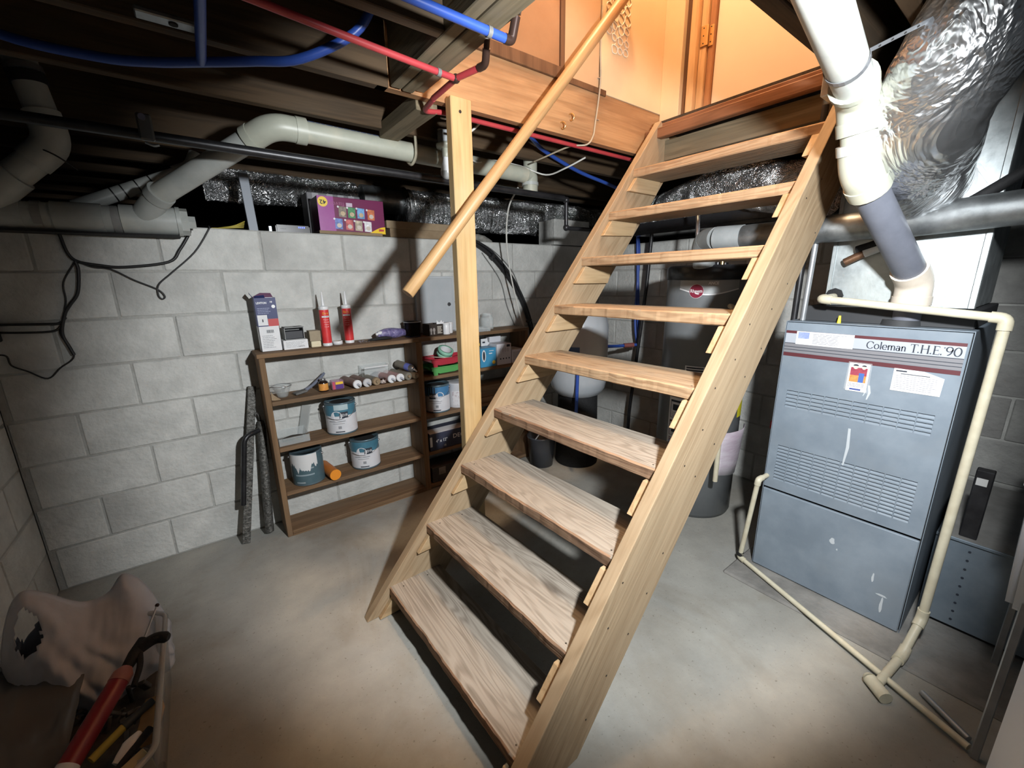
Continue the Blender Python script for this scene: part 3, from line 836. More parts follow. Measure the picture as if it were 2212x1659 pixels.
B().tube([(2.335, -2.385, .0215), (2.29, -2.435, .0215)], .021, 14).tube([(2.338, -2.382, .0215), (2.345, -2.374, .0215)], [.021, .014], 14).make('fitting', m_cream, t)
# thin drain line along the slab
d2 = pipe('drain_line', 'thin cream drain line falling beside the furnace and running along the slab', 'pipe',
     [(2.70, -1.872, 0.475), (2.60, -1.862, 0.472), (2.635, -1.815, 0.028), (2.295, -2.618, 0.020)], .0105, m_cream, .016, 12, loc=(2.6, -1.85, 0))
B().cyl((2.6345, -1.8155, .040), (2.633, -1.817, .058), .0145, n=12).make('rubber_sleeve', m_rubber, d2)
pipe('drain_branch', 'second slim pipe beside the drain line near the sink leg', 'pipe', [(2.42, -2.50, .014), (2.335, -2.615, .014)], .009, m_conduit, loc=(2.42, -2.5, 0))

# ---- exhaust flue: grey riser, white elbows, white run under the trimmer
xp = thing('flue_pipe', 'thick plastic furnace flue, grey lower length and white elbows above', 'pipe', (2.76, -2.20, 1.196))
e0 = Vector((2.757, -2.213, 1.197)); e1 = Vector((2.748, -2.214, 1.330)); e2 = Vector((2.345, -2.108, 1.655)); e3 = Vector((2.285, -2.092, 1.840)); e4 = Vector((1.60, -2.155, 1.945))
RP = .0445
B().tube([e0, e0.lerp(e1, .45)], RP*1.0, 20).make('grey_stub', m_gpvc, xp)
m_tan = pm('tan_coupling', (0.62, 0.55, 0.46), (0.70, 0.63, 0.54), scale=15, rough=0.45)
B().tube(arc_path([e0.lerp(e1, .42), e1, e1.lerp(e2, .13)], .05), RP*1.16, 20).make('lower_elbow', m_tan, xp)
B().tube([e0.lerp(e1, .40), e0.lerp(e1, .62)], RP*1.24, 20).make('elbow_rim', m_tan, xp)
B().tube([e1.lerp(e2, .10), e1.lerp(e2, .97)], RP, 24).make('grey_pipe', m_gpvc, xp)
B().tube(arc_path([e2.lerp(e1, .12), e2, e2.lerp(e3, .36)], .06), RP*1.16, 20).make('white_elbow', m_pvcy, xp)
B().tube([e2.lerp(e1, .15), e2.lerp(e1, .08)], RP*1.24, 20).make('elbow_rim', m_pvcy, xp)
B().tube([e2.lerp(e3, .28), e2.lerp(e3, .42)], RP*1.24, 20).make('elbow_rim', m_pvc, xp)
B().tube([e2.lerp(e3, .3), e2.lerp(e3, .8)], RP, 24).make('white_pipe', m_pvcy, xp)
B().tube(arc_path([e3.lerp(e2, .42), e3, e3.lerp(e4, .12)], .06), RP*1.16, 20).make('white_elbow', m_pvcy, xp)
B().tube([e3.lerp(e2, .46), e3.lerp(e2, .28)], RP*1.22, 20).make('elbow_rim', m_pvcy, xp)
B().tube([e3.lerp(e4, .105), e3.lerp(e4, .135)], RP*1.24, 20).make('elbow_rim', m_pvcy, xp)
B().tube([e3.lerp(e4, .10), e4], RP, 24).make('white_pipe', m_pvc, xp)
# perforated hanger strap round the white run
hs = thing('pipe_strap', 'perforated grey hanger strap looped under the white flue run', 'strap', e3.lerp(e4, .27))
c = e3.lerp(e4, .27); ax = (e4-e3).normalized(); sd = ax.cross(Vector((0, 0, 1))).normalized(); u3 = sd.cross(ax)
ring = [c + sd*(math.cos(R(a))*RP*1.04) + u3*(math.sin(R(a))*RP*1.04) for a in range(-200, 20, 15)]
tail = [ring[0] + (Vector((2.33, -2.36, 2.02)) - ring[0])*k for k in (0, .35, .7, 1)] if (ring[0]-Vector((2.33, -2.36, 2.02))).length < (ring[-1]-Vector((2.33, -2.36, 2.02))).length else None
path = (tail[::-1] + ring[1:]) if tail else ring + [ring[-1] + (Vector((2.33, -2.36, 2.02)) - ring[-1])*k for k in (.35, .7, 1)]
b = B(); vv = []
for q in path: vv += [q + ax*.008, q - ax*.008]
n = len(path)
b.add(vv, [[2*i, 2*i+2, 2*i+3, 2*i+1] for i in range(n-1)])
m_strap = pm('strap_steel', (0.25, 0.26, 0.28), rough=0.45, metal=0.7)
o = b.make('band', m_strap, hs); sm = o.modifiers.new('thick', 'SOLIDIFY'); sm.thickness = .0012; sm.offset = 1
b = B()
far = path[0] if tail else path[-1]; near = (tail[0] if tail else ring[-1])
for k in range(11):
    q = near.lerp(far, .06 + .085*k); dr = (far-near).normalized(); nn = dr.cross(ax).normalized()
    b.cyl(q - nn*.0022, q + nn*.0022, .0028, n=8)
b.make('holes', m_black, hs)['kind'] = 'stuff'

# ---- big insulated flex duct
def flex(pts, r, rib, amp, n=40, per=24, ribs=True, seed=0, wob=.05):
    P_ = spline(pts, per); k = len(P_)
    L_ = [0.0]
    for i in range(1, k): L_.append(L_[-1] + (P_[i]-P_[i-1]).length)
    def fn(i, a):
        s = L_[i]
        w = amp*math.sin(2*math.pi*s/rib) if ribs else 0
        return 1 + w + wob*noise.noise((s*9+seed, math.cos(a)*1.6, math.sin(a)*1.6)) + wob*.55*noise.noise((s*28+seed, math.cos(a)*4, math.sin(a)*4))
    return B().tube(P_, r, n, True, True, fn)
fd = thing('flex_duct', 'fat silver insulated flex duct rising from the plenum to the joists', 'duct', (2.74, -2.17, 1.60))
flex([(2.80, -2.165, 1.645), (2.66, -2.18, 1.668), (2.50, -2.205, 1.715), (2.37, -2.235, 1.79), (2.30, -2.295, 1.91), (2.30, -2.37, 2.06), (2.30, -2.38, 2.2)], .128, .05, .0, 48, 16, False, 3, .055).make('jacket', m_foil, fd)
B().tube([(2.80, -2.165, 1.645), (2.775, -2.168, 1.648)], .137, 32).make('collar_band', m_galvd, fd)

# ---- galvanised vent pipe running past the plenum to the water heater
vp = thing('vent_pipe', 'long galvanised vent pipe crossing in front of the plenum', 'pipe', (2.715, -2.0, 1.5))
B().tube([(2.715, -3.2, 1.585), (2.715, -2.17, 1.532), (2.715, -2.165, 1.532)], [.0515, .0515, .050], 28).make('pipe', m_galvd, vp)
B().tube([(2.715, -2.165, 1.532), (2.715, -1.60, 1.530)], .050, 28).make('pipe', m_galvd, vp)
B().tube([(2.715, -1.62, 1.530), (2.715, -1.50, 1.534)], .0525, 28).make('sleeve', pm('dusty_sleeve', (0.36, 0.39, 0.40), (0.46, 0.49, 0.50), scale=10, rough=0.55, metal=0.3), vp)
q = arc_path([(2.715, -1.50, 1.534), (2.770, -1.400, 1.536), (2.812, -1.395, 1.415)], .075, 8)
m_dust = pm('dusty_galvanised', (0.26, 0.275, 0.275), (0.36, 0.375, 0.375), scale=10, rough=0.6, metal=0.35)
for i in range(3):
    B().tube([q[min(len(q)-1, int(j))] for j in range(int(i*len(q)/3), min(len(q), int((i+1)*len(q)/3)+1))], .0515+.0006*i, 28).make('elbow_segment', m_dust, vp)
# ---- refrigerant lines in black foam
ls = thing('refrigerant_line', 'black foam covered refrigerant line slanting across the plenum face', 'pipe', (2.765, -2.0, 1.43))
B().tube(spline([(2.775, -2.025, 1.448), (2.772, -2.10, 1.475), (2.77, -2.27, 1.56), (2.77, -2.50, 1.73)], 5), .017, 12).make('foam', m_rubber, ls)
ls = thing('copper_line', 'brown capped line with torn white wrap beside the foam line', 'pipe', (2.765, -2.0, 1.4))
m_cu = pm('stained_copper', (0.10, 0.05, 0.03), (0.20, 0.11, 0.06), scale=30, rough=0.4, metal=0.5)
B().tube(spline([(2.765, -1.995, 1.405), (2.77, -2.05, 1.435), (2.775, -2.14, 1.475), (2.78, -2.30, 1.57)], 5), .0145, 12).make('line', m_cu, ls)
B().tube(spline([(2.770, -2.05, 1.4352), (2.772, -2.10, 1.457), (2.775, -2.14, 1.4752)], 4), .0158, 10).make('wrap', m_paper, ls)
# ---- conduit and gas pipe rising left of the plenum
t = thing('conduit', 'thin grey metal conduit standing at the furnace back corner', 'conduit', (2.735, -1.895, 1.176))
B().tube([(2.735, -1.893, 1.176), (2.735, -1.905, 2.02)], .0105, 12).make('tube', m_conduit, t)
t = thing('gas_riser', 'black iron gas riser behind the right stringer', 'pipe', (2.79, -1.842, 0))
B().tube([(2.79, -1.842, .02), (2.79, -1.842, 2.0)], .0125, 12).make('pipe', m_iron, t)
for z in (.32, .62, .82): B().cyl((2.79, -1.842, z-.025), (2.79, -1.842, z+.025), .020, n=10).make('union', m_iron, t)
B().box((2.775, -1.832, .66), (2.80, -1.812, .70), .004).make('valve_handle', pm('red_paint', (0.45, 0.03, 0.04), rough=0.5), t)
# ---- return duct at the right
rd = thing('return_duct', 'low blue-grey return duct box on the slab right of the furnace', 'duct', (3.1, -2.6, 0))
B().box((2.845, -2.93, 0.03), (3.53, -2.412, 0.392), .003).make('box', m_duct, rd)
B().box((2.835, -2.93, 0.386), (3.53, -2.412, 0.398), .002).make('top_flange', m_duct, rd)
b = B()
for i in range(9): b.cyl((2.8455, -2.505, .06+.037*i), (2.843, -2.505, .06+.037*i), .0042, n=8)
b.make('rivets', m_ink, rd)['kind'] = 'stuff'
B().box((2.87, -2.90, 0.0), (3.5, -2.43, 0.03)).make('feet', m_fdark, rd)
B().box((2.84, -2.925, 0.3982), (3.525, -2.417, 0.3990)).make('dusty_top', pm('duct_dust', (0.19, 0.185, 0.175), (0.27, 0.265, 0.25), scale=7, rough=0.95), rd)
t = thing('black_channel', 'black square channel standing on the return duct with a grey tag', 'channel', (2.885, -2.487, .40))
B().box((2.862, -2.512, .3995), (2.905, -2.466, .668), .003).make('channel', m_iron, t)
B().box((2.8605, -2.500, .612), (2.862, -2.472, .640)).make('tag', pm('grey_tag', (0.45, 0.45, 0.44), rough=0.7), t)
# concrete pad under the furnace
struct('furnace_pad', B().box((2.50, -3.0, -.01), (3.54, -1.80, .0115), .008), pm('stained_pad', (0.15, 0.145, 0.135), (0.27, 0.26, 0.24), scale=5, rough=0.9, bump=0.4, bscale=40))

# ================================================================== shelving against the block wall
m_shelf = wood('brown_shelf_x', (0.135, 0.077, 0.039), (0.215, 0.130, 0.068), (0.06, 0.033, 0.018), 'x', 0.75, 0.5, wear=(0.165, 0.113, 0.072))
m_shelfz = wood('brown_shelf_z', (0.15, 0.087, 0.043), (0.235, 0.143, 0.074), (0.06, 0.033, 0.018), 'z', 0.75, 0.6, wear=(0.18, 0.115, 0.068))
sh = thing('shelving_unit', 'low brown plank shelving unit with two bays against the block wall', 'shelf', (1.77, -0.1, 0))
SY0, SY1 = -0.200, -0.012
for x0, x1 in ((0.912, 0.938), (1.742, 1.780), (2.600, 2.626)):
    B().box((x0, SY0, 0.0), (x1, SY1, 1.000 if x0 < 1 or x0 > 2 else 0.999), .002).make('upright', m_shelfz, sh)
ZS = (1.022, 0.772, 0.517, 0.264, 0.030)
for i, z in enumerate(ZS):
    if i == 0:
        B().box((0.905, SY0-.002, z-.022), (1.765, SY1, z), .002).make('shelf_board', m_shelf, sh)
        B().box((1.766, SY0-.002, z-.022), (2.635, SY1, z-.001), .002).make('shelf_board', m_shelf, sh)
    else:
        B().box((0.9385, SY0, z-.022), (1.7415, SY1, z), .002).make('shelf_board', m_shelf, sh)
        B().box((1.7805, SY0, z-.022), (2.5995, SY1, z), .002).make('shelf_board', m_shelf, sh)
B().box((0.9385, SY0, 0.0), (1.7415, SY0+.018, 0.0075)).make('kick_strip', m_shelf, sh)

def fy(x, y, z): return frame((x, y, z), (1, 0, 0), (0, 0, 1))      # plane facing the room (-y)
m_white = pm('white_card', (0.72, 0.73, 0.74), (0.78, 0.79, 0.80), scale=15, rough=0.6)
m_wplas = pm('white_plastic', (0.76, 0.77, 0.78), rough=0.35)
m_navy = pm('navy_print', (0.025, 0.035, 0.13), rough=0.5)
m_redp = pm('red_print', (0.50, 0.045, 0.045), rough=0.5)
m_card = pm('brown_card', (0.24, 0.17, 0.10), (0.32, 0.235, 0.145), scale=14, rough=0.85)
m_tan = MATS['tan_coupling']
m_tin = pm('tin', (0.55, 0.56, 0.58), rough=0.3, metal=0.9)
m_yel = pm('yellow_print', (0.85, 0.55, 0.04), rough=0.5)
TOP = ZS[0]; S2 = ZS[1]; S3 = ZS[2]; S4 = ZS[3]

def carton(name, label, lo, hi, mat, group=None, cat='box', bevel=.0015):
    t = thing(name, label, cat, ((lo[0]+hi[0])/2, (lo[1]+hi[1])/2, lo[2]), group)
    o = B().box(lo, hi, bevel).make('carton', mat, t)
    return t, o

# tall switch box, navy and red over white, with torn open flaps
t = thing('switch_box', 'tall open carton printed navy, red and white at the left shelf end', 'box', (0.985, -0.09, TOP))
x0, x1, y0, y1, z1 = 0.940, 1.034, -0.128, -0.052, 1.292
b = B()
for lo, hi in (((x0, y0, TOP), (x1, y0+.002, z1)), ((x0, y1-.002, TOP), (x1, y1, z1)), ((x0, y0, TOP), (x0+.002, y1, z1)), ((x1-.002, y0, TOP), (x1, y1, z1)), ((x0, y0, TOP), (x1, y1, TOP+.002))): b.box(lo, hi)
w = b.make('walls', m_white, t)
B().box((x0-.0006, y0-.0006, 1.150), (x0+.047, y0-.0001, z1)).box((x0+.047, y0-.0006, 1.187), (x1, y0-.0001, z1)).make('navy_panel', m_navy, w)
B().box((x0+.0475, y0-.0006, 1.150), (x1, y0-.0001, 1.1868)).make('red_panel', m_redp, w)
B().box((x0-.0006, y0, 1.150), (x0-.0001, y1, z1)).make('navy_side', m_navy, w)
B().box((x0+.003, y0-.0012, 1.155), (x0+.046, y0-.0007, 1.207)).make('picture', m_white, w)
B().box((x0+.022, y0-.0018, 1.172), (x0+.027, y0-.0013, 1.186)).make('switch_picture', m_ink, w)
B().text('LEVITON', .0135, fy(x0+.006, y0-.0009, 1.262), .045, bold=.0004).make('lettering', m_wplas, w)
B().text('10', .0115, fy(x0+.066, y0-.0009, 1.267), bold=.0004).make('lettering', m_wplas, w)
B().prism(ell(x0+.080, 1.248, .0085, .0085, 0, 340, 14), 'y', y0-.0012, y0-.0007).make('seal', m_wplas, w)
lines(fy(x0+.004, y0-.0009, 1.208), .065, .04, 4, pm('pale_navy_ink', (0.30, 0.33, 0.48), rough=0.6), w, seed=21, gap=.2, lift=.0004)
b = B(); rr = random.Random(4); xx = x0+.034
while xx < x0+.066:
    wd_ = rr.uniform(.0006, .0022); b.box((xx, y0-.0007, 1.116), (xx+wd_, y0-.0002, 1.132)); xx += wd_+rr.uniform(.0008, .002)
b.make('barcode', m_ink, w)['kind'] = 'stuff'
lines(fy(x0+.006, y0-.0004, TOP+.008), .08, .085, 8, m_greyink, w, seed=22, gap=.35, thick=.07)
for pts in ([(x0, y0, z1), (x1-.045, y0, z1), (x1-.05, y0-.012, z1+.014), (x0+.004, y0-.014, z1+.010)], [(x0, y1, z1), (x1, y1, z1), (x1-.006, y1+.018, z1+.02), (x0+.04, y1+.016, z1+.022)], [(x0, y0, z1), (x0, y1, z1), (x0-.012, y1-.01, z1+.026), (x0-.016, y0+.006, z1+.018)]):
    v = [Vector(q) for q in pts]; nn = (v[1]-v[0]).cross(v[2]-v[0]).normalized()*.0012
    bake_normals(B().add(v + [q+nn for q in v], [(0, 1, 2, 3), (7, 6, 5, 4), (0, 4, 5, 1), (1, 5, 6, 2), (2, 6, 7, 3), (3, 7, 4, 0)]).make('flap', pm('violet_card', (0.16, 0.07, 0.13), rough=0.6) if pts[0][1] == y1 else m_navy, t))

t, o = carton('flat_carton', 'flat white carton lying beside the tall switch box', (1.040, -0.132, TOP), (1.158, -0.045, TOP+.048), m_white)
lines(fy(1.045, -0.1325, TOP+.004), .108, .042, 5, m_greyink, o, seed=31, gap=.5, thick=.06)
B().text('WHITE', .007, fy(1.110, -0.1328, TOP+.010), .03).make('lettering', m_ink, o)
# grey box with a dark recessed front, on the flat carton
t = thing('display_box', 'small grey box with a black recessed front on the flat carton', 'box', (1.098, -0.085, TOP+.049))
zb = TOP+.0485; zt = zb+.066
b = B()
for lo, hi in (((1.053, -.125, zb), (1.146, -.05, zb+.003)), ((1.053, -.125, zt-.003), (1.146, -.05, zt)), ((1.053, -.125, zb), (1.056, -.05, zt)), ((1.143, -.125, zb), (1.146, -.05, zt)), ((1.053, -.053, zb), (1.146, -.05, zt))): b.box(lo, hi)
b.make('shell', pm('grey_card', (0.33, 0.34, 0.335), rough=0.6), t)
B().box((1.0575, -.112, zb+.0035), (1.1425, -.055, zb+.045), .002).make('tray', pm('charcoal_card', (0.025, 0.026, 0.032), rough=0.5), t)
B().box((1.105, -.11, zt+.0002), (1.135, -.07, zt+.0008)).make('label', pm('slate_print', (0.10, 0.10, 0.11), rough=0.6), t)
t, o = carton('cream_block', 'small cream block under the tan carton', (1.172, -0.135, TOP), (1.222, -0.075, TOP+.032), pm('cream_foam', (0.70, 0.62, 0.42), (0.76, 0.69, 0.50), scale=40, rough=0.9), None, 'block', .003)
t, o = carton('tan_carton', 'small tan cardboard cube stacked on the cream block', (1.168, -0.137, TOP+.033), (1.224, -0.072, TOP+.088), pm('tan_card', (0.30, 0.245, 0.165), (0.36, 0.30, 0.21), scale=20, rough=0.85))

def caulk_tube(x, y, z, rot, label, group, cut):
    t = thing('caulk_tube', label, 'caulk tube', (x, y, z), group)
    B().lathe([(.0, 0), (.0248, 0), (.0252, .002), (.0252, .012), (.0242, .013), (.0242, .198), (.0252, .199), (.0252, .212), (.022, .215), (.009, .2155), (.0078, .222), (.0028, .290), (.0022, .291), (.0, .291)], (x, y, z), 26).make('body', m_wplas, t)
    a0, a1 = R(rot-95), R(rot+95)
    lb = B().lathe([(.0246, .016), (.0246, .196)], (x, y, z), 26, a0=a0, a1=a1).make('red_label', pm('red_label', (0.62, 0.035, 0.04), (0.70, 0.05, 0.05), scale=20, rough=0.4), t)
    def wrap(body, size, zz, mat, dx=0.0, w=None):
        q = B().text(body, size, Matrix(), w)
        if not q.v: return
        mx = (min(p.x for p in q.v)+max(p.x for p in q.v))/2
        q.v = [Vector((x + (.0250+p.z)*math.cos(R(rot+cut) + (p.x-mx+dx)/.0246), y + (.0250+p.z)*math.sin(R(rot+cut) + (p.x-mx+dx)/.0246), z + zz + p.y)) for p in q.v]
        q.make('lettering', mat, lb)
    wrap('Do it', .017, .172, m_yel, w=.030)
    B().lathe([(.0249, .155), (.0249, .164)], (x, y, z), 16, a0=R(rot+cut-50), a1=R(rot+cut+50)).make('white_strip', m_wplas, lb)
    wrap('WHITE', .007, .157, m_ink)
    pk = pm('pink_ink', (0.85, 0.45, 0.45), rough=0.5)
    for i, s in enumerate(('Painter', 'Acrylic', 'Latex', 'Caulk')): wrap(s, .0105, .140-.0125*i, pk)
caulk_tube(1.258, -0.118, TOP, -112, 'upright red caulk tube nearer the cream block', 'caulk tubes standing on the top shelf', 28)
caulk_tube(1.386, -0.088, TOP, -118, 'upright red caulk tube beside the purple bundle', 'caulk tubes standing on the top shelf', 6)
t = thing('tape_roll', 'narrow roll of white tape lying between the red caulk tubes', 'tape', (1.315, -0.105, TOP))
B().lathe([(.017, 0), (.026, 0), (.026, .020), (.017, .020), (.017, 0)], (1.315, -.105, TOP), 24).make('roll', m_wplas, t)
B().lathe([(.0168, .0005), (.0168, .0195)], (1.315, -.105, TOP), 24).make('core', m_card, t)

def lumpy(pts, r, n=16, per=5, wob=.18, sc=22, seed=0, flat=1.0, zc=0.0):
    P_ = spline(pts, per); k = len(P_)
    rs = r if isinstance(r, (list, tuple)) else [r]*len(pts)
    R_ = []
    for i in range(k):
        f_ = i/(k-1)*(len(rs)-1); a = int(min(f_, len(rs)-2)); R_.append(rs[a]*(1-(f_-a)) + rs[a+1]*(f_-a))
    q = B().tube(P_, R_, n, True, True, lambda i, a: 1 + wob*noise.noise((P_[i].x*sc+math.cos(a)*1.3+seed, P_[i].y*sc+math.sin(a)*1.3, P_[i].z*sc)))
    return q
m_purple = pm('purple_film', (0.10, 0.085, 0.22), (0.26, 0.23, 0.42), scale=30, rough=0.25, bump=0.8, bscale=60)
t = thing('plastic_bundle', 'crumpled purple plastic wrapped bundle left of the black pot', 'bundle', (1.63, -0.09, TOP))
lumpy([(1.545, -.10, TOP+.028), (1.60, -.095, TOP+.034), (1.66, -.09, TOP+.034), (1.722, -.085, TOP+.03)], [.018, .030, .031, .022], seed=3).make('wrapping', m_purple, t)
lumpy([(1.535, -.105, TOP+.034), (1.56, -.105, TOP+.040), (1.585, -.10, TOP+.046)], [.007, .014, .010], 10, seed=5).make('white_end', m_white, t)
t = thing('black_rag', 'scrap of black plastic trailing from the purple bundle', 'rag', (1.52, -0.12, TOP))
lumpy([(1.48, -.125, TOP+.008), (1.52, -.13, TOP+.012), (1.58, -.135, TOP+.014), (1.62, -.135, TOP+.010)], [.004, .009, .011, .006], 10, seed=8, wob=.3).make('rag', m_rubber, t)
t = thing('gravel_scraps', 'loose grey scraps lying on the top shelf by the bundle', 'scraps', (1.46, -0.10, TOP))
b = B(); rr = random.Random(9)
for i in range(22):
    s = rr.uniform(.003, .007); b.ball((1.43+rr.random()*.075, -.15+rr.random()*.08, TOP+s*.6), s, 6, (1, .8, .65))
b.make('scraps', pm('scrap_grey', (0.10, 0.09, 0.09), (0.25, 0.22, 0.22), scale=60, rough=0.8), t)['kind'] = 'stuff'; t['kind'] = 'stuff'

t = thing('plant_pot', 'black plastic pot with a pale rim standing above the shelf divider', 'pot', (1.775, -0.092, TOP))
B().lathe([(.0, .0), (.044, .0), (.0455, .003), (.053, .088), (.0545, .088), (.055, .0905), (.050, .0905), (.042, .006), (.0, .006)], (1.775, -.092, TOP+.002), 32).make('pot', pm('black_gloss', (0.012, 0.012, 0.014), rough=0.28), t)
B().lathe([(.0545, .0885), (.0556, .089), (.0556, .0935), (.0545, .094), (.0520, .0935)], (1.775, -.092, TOP+.002), 32).make('rim', pm('grey_rim', (0.42, 0.44, 0.46), rough=0.35), t)
B().lathe([(.0, 0), (.047, 0), (.049, .006), (.047, .0065), (.046, .003), (.0, .003)], (1.775, -.092, TOP), 32).make('saucer', pm('blue_black', (0.04, 0.05, 0.11), rough=0.25), t)

t = thing('bulb_carton', 'dark brown light bulb carton with torn top flaps', 'box', (1.91, -0.10, TOP))
b = B()
for lo, hi in (((1.862, -.145, TOP), (1.962, -.143, TOP+.072)), ((1.862, -.057, TOP), (1.962, -.055, TOP+.072)), ((1.862, -.145, TOP), (1.864, -.055, TOP+.072)), ((1.960, -.145, TOP), (1.962, -.055, TOP+.072)), ((1.862, -.145, TOP), (1.962, -.055, TOP+.002))): b.box(lo, hi)
w = b.make('walls', pm('dark_brown_print', (0.035, 0.026, 0.02), rough=0.45), t)
for q in ([(1.916, -.145), (1.955, -.145), (1.958, -.150), (1.945, -.149), (1.935, -.153), (1.918, -.150)],):
    b = B().prism([(1.914, TOP+.072), (1.962, TOP+.072), (1.966, TOP+.090), (1.955, TOP+.080), (1.948, TOP+.098), (1.938, TOP+.082), (1.926, TOP+.084), (1.916, TOP+.100)], 'y', -.152, -.150)
    bake_normals(b.make('torn_flap', m_white, t))
for k in range(2):
    B().prism(ell(1.876+.021*k, TOP+.036, .0085, .013, 0, 340, 14), 'y', -.1462, -.1452).make('bulb_picture', pm('bulb_print', (0.30, 0.27, 0.25), rough=0.5), w)
    B().box((1.871+.021*k, -.1462, TOP+.008), (1.881+.021*k, -.1452, TOP+.023)).make('bulb_base_picture', pm('bulb_print', (0.30, 0.27, 0.25)), w)
lines(fy(1.918, -.1453, TOP+.004), .040, .062, 6, pm('pale_ink', (0.62, 0.58, 0.50), rough=0.5), w, seed=41, gap=.3, thick=.13)
for (x, y, lab) in ((1.992, -.128, 'white tube beside the bulb carton, front one of two'), (2.036, -.085, 'white tube beside the post, rear one of two')):
    t = thing('white_canister', lab, 'canister', (x, y, TOP), 'white canisters on the top shelf')
    B().lathe([(0, 0), (.0245, 0), (.0255, .003), (.0255, .070), (.0240, .073), (.0, .073)], (x, y, TOP), 24).make('body', m_wplas, t)
    B().lathe([(.0256, .060), (.0262, .0605), (.0262, .0695), (.0256, .070)], (x, y, TOP), 24).make('cap_band', m_white, t)
m_glass = clear('clear_glass', (0.80, 0.86, 0.86), 0.04, 0.22)
t = thing('glass_jar', 'clear empty glass jar near the right shelf end', 'jar', (2.345, -0.085, TOP))
B().lathe([(0, .001), (.043, .001), (.046, .006), (.046, .075), (.040, .090), (.036, .094), (.036, .112), (.0345, .112), (.0345, .094), (.044, .074), (.044, .008), (0, .004)], (2.345, -.085, TOP), 28).make('jar', m_glass, t)
B().lathe([(.0365, .097), (.0375, .0985), (.0365, .1), (.0365, .105), (.0375, .1065), (.0365, .108)], (2.345, -.085, TOP), 28).make('thread', m_glass, t)
t = thing('clear_packet', 'small clear plastic tray of grey parts left of the jar', 'tray', (2.245, -0.15, TOP))
b = B()
for lo, hi in (((2.19, -.19, TOP), (2.30, -.11, TOP+.0015)), ((2.19, -.19, TOP), (2.30, -.1885, TOP+.025)), ((2.19, -.1115, TOP), (2.30, -.11, TOP+.025)), ((2.19, -.19, TOP), (2.1915, -.11, TOP+.025)), ((2.2985, -.19, TOP), (2.30, -.11, TOP+.025))): b.box(lo, hi)
b.make('tray', m_glass, t)
for i in range(7):
    B().cyl((2.20+.014*i, -.17, TOP+.006), (2.204+.014*i, -.125, TOP+.008), .0045, n=8).make('part', pm('grey_part', (0.30, 0.31, 0.33), rough=0.4, metal=0.5), t)
t = thing('grey_gadget', 'little grey boxed part standing behind the clear tray', 'box', (2.225, -0.08, TOP))
B().box((2.20, -.085, TOP), (2.245, -.06, TOP+.07), .003).make('body', m_conduit, t)
B().box((2.206, -.0862, TOP+.022), (2.226, -.085, TOP+.060)).make('panel', m_ink, t)

# ---- second shelf, left bay
t = thing('clear_funnel', 'clear plastic tub with a bright rim at the left end of second shelf', 'tub', (1.003, -0.12, S2))
B().lathe([(0, .001), (.022, .001), (.024, .004), (.046, .058), (.0485, .060), (.0485, .063), (.044, .061), (.022, .006), (0, .004)], (1.003, -.118, S2), 26).make('tub', m_glass, t)
B().lathe([(.044, .0605), (.049, .0612), (.049, .0640), (.044, .0635)], (1.003, -.118, S2), 26).make('rim', m_tin, t)
t = thing('leaf_scrap', 'torn brown card scrap stuck at the shelf end', 'scrap', (0.955, -0.17, S2))
bake_normals(B().prism([(0.942, S2+.004), (0.958, S2+.001), (0.985, S2+.0008), (0.955, S2+.03), (0.944, S2+.05)], 'y', -.176, -.174).make('scrap', m_card, t))
t = thing('paint_brush', 'worn paint brush with a long blue-grey handle lying on second shelf', 'brush', (1.13, -0.09, S2))
B().box((-.03, -.022, -.006), (.035, .022, .006), .003, frame((1.085, -.12, S2+.012), (.93, .25, .12), (-.25, .96, 0))).make('bristles', pm('grey_bristle', (0.10, 0.10, 0.10), (0.20, 0.20, 0.19), scale=60, rough=0.9, stretch=(1, 8, 8)), t)
B().tube([(1.115, -.112, S2+.016), (1.155, -.10, S2+.035), (1.20, -.075, S2+.060), (1.235, -.05, S2+.085)], [.011, .008, .010, .007], 10).make('handle', pm('blue_grey_handle', (0.17, 0.19, 0.25), rough=0.4), t)
t = thing('pill_bottle', 'small dark glass bottle with an orange label and silver cap', 'bottle', (1.205, -0.13, S2))
B().lathe([(0, 0), (.0235, 0), (.025, .003), (.025, .052), (.020, .058), (.013, .060), (.013, .064), (0, .064)], (1.205, -.132, S2), 24).make('glass', pm('dark_glass', (0.02, 0.012, 0.01), rough=0.12), t)
B().lathe([(.0254, .008), (.0254, .046)], (1.205, -.132, S2), 20, a0=R(-190), a1=R(0)).make('label', pm('orange_label', (0.70, 0.27, 0.05), (0.80, 0.40, 0.10), scale=50, rough=0.5), t)
B().lathe([(.0, .073), (.0145, .073), (.0152, .071), (.0152, .061), (.0145, .060)][::-1], (1.205, -.132, S2), 20).make('cap', m_tin, t)
t = thing('battery_pack', 'small purple and yellow blister pack in clear plastic', 'packet', (1.28, -0.12, S2))
B().box((1.246, -.15, S2), (1.312, -.10, S2+.052), .004).make('blister', clear('tinted_blister', (0.45, 0.25, 0.36), 0.1, 0.55), t)
B().box((1.266, -.1515, S2+.004), (1.306, -.1502, S2+.030)).make('purple_print', pm('purple_print', (0.10, 0.04, 0.22), rough=0.4), t)
B().box((1.266, -.1515, S2+.0302), (1.306, -.1502, S2+.044)).make('yellow_print', m_yel, t)
B().box((1.250, -.1515, S2+.004), (1.262, -.1502, S2+.046)).make('pink_print', pm('pink_print', (0.55, 0.08, 0.14), rough=0.4), t)
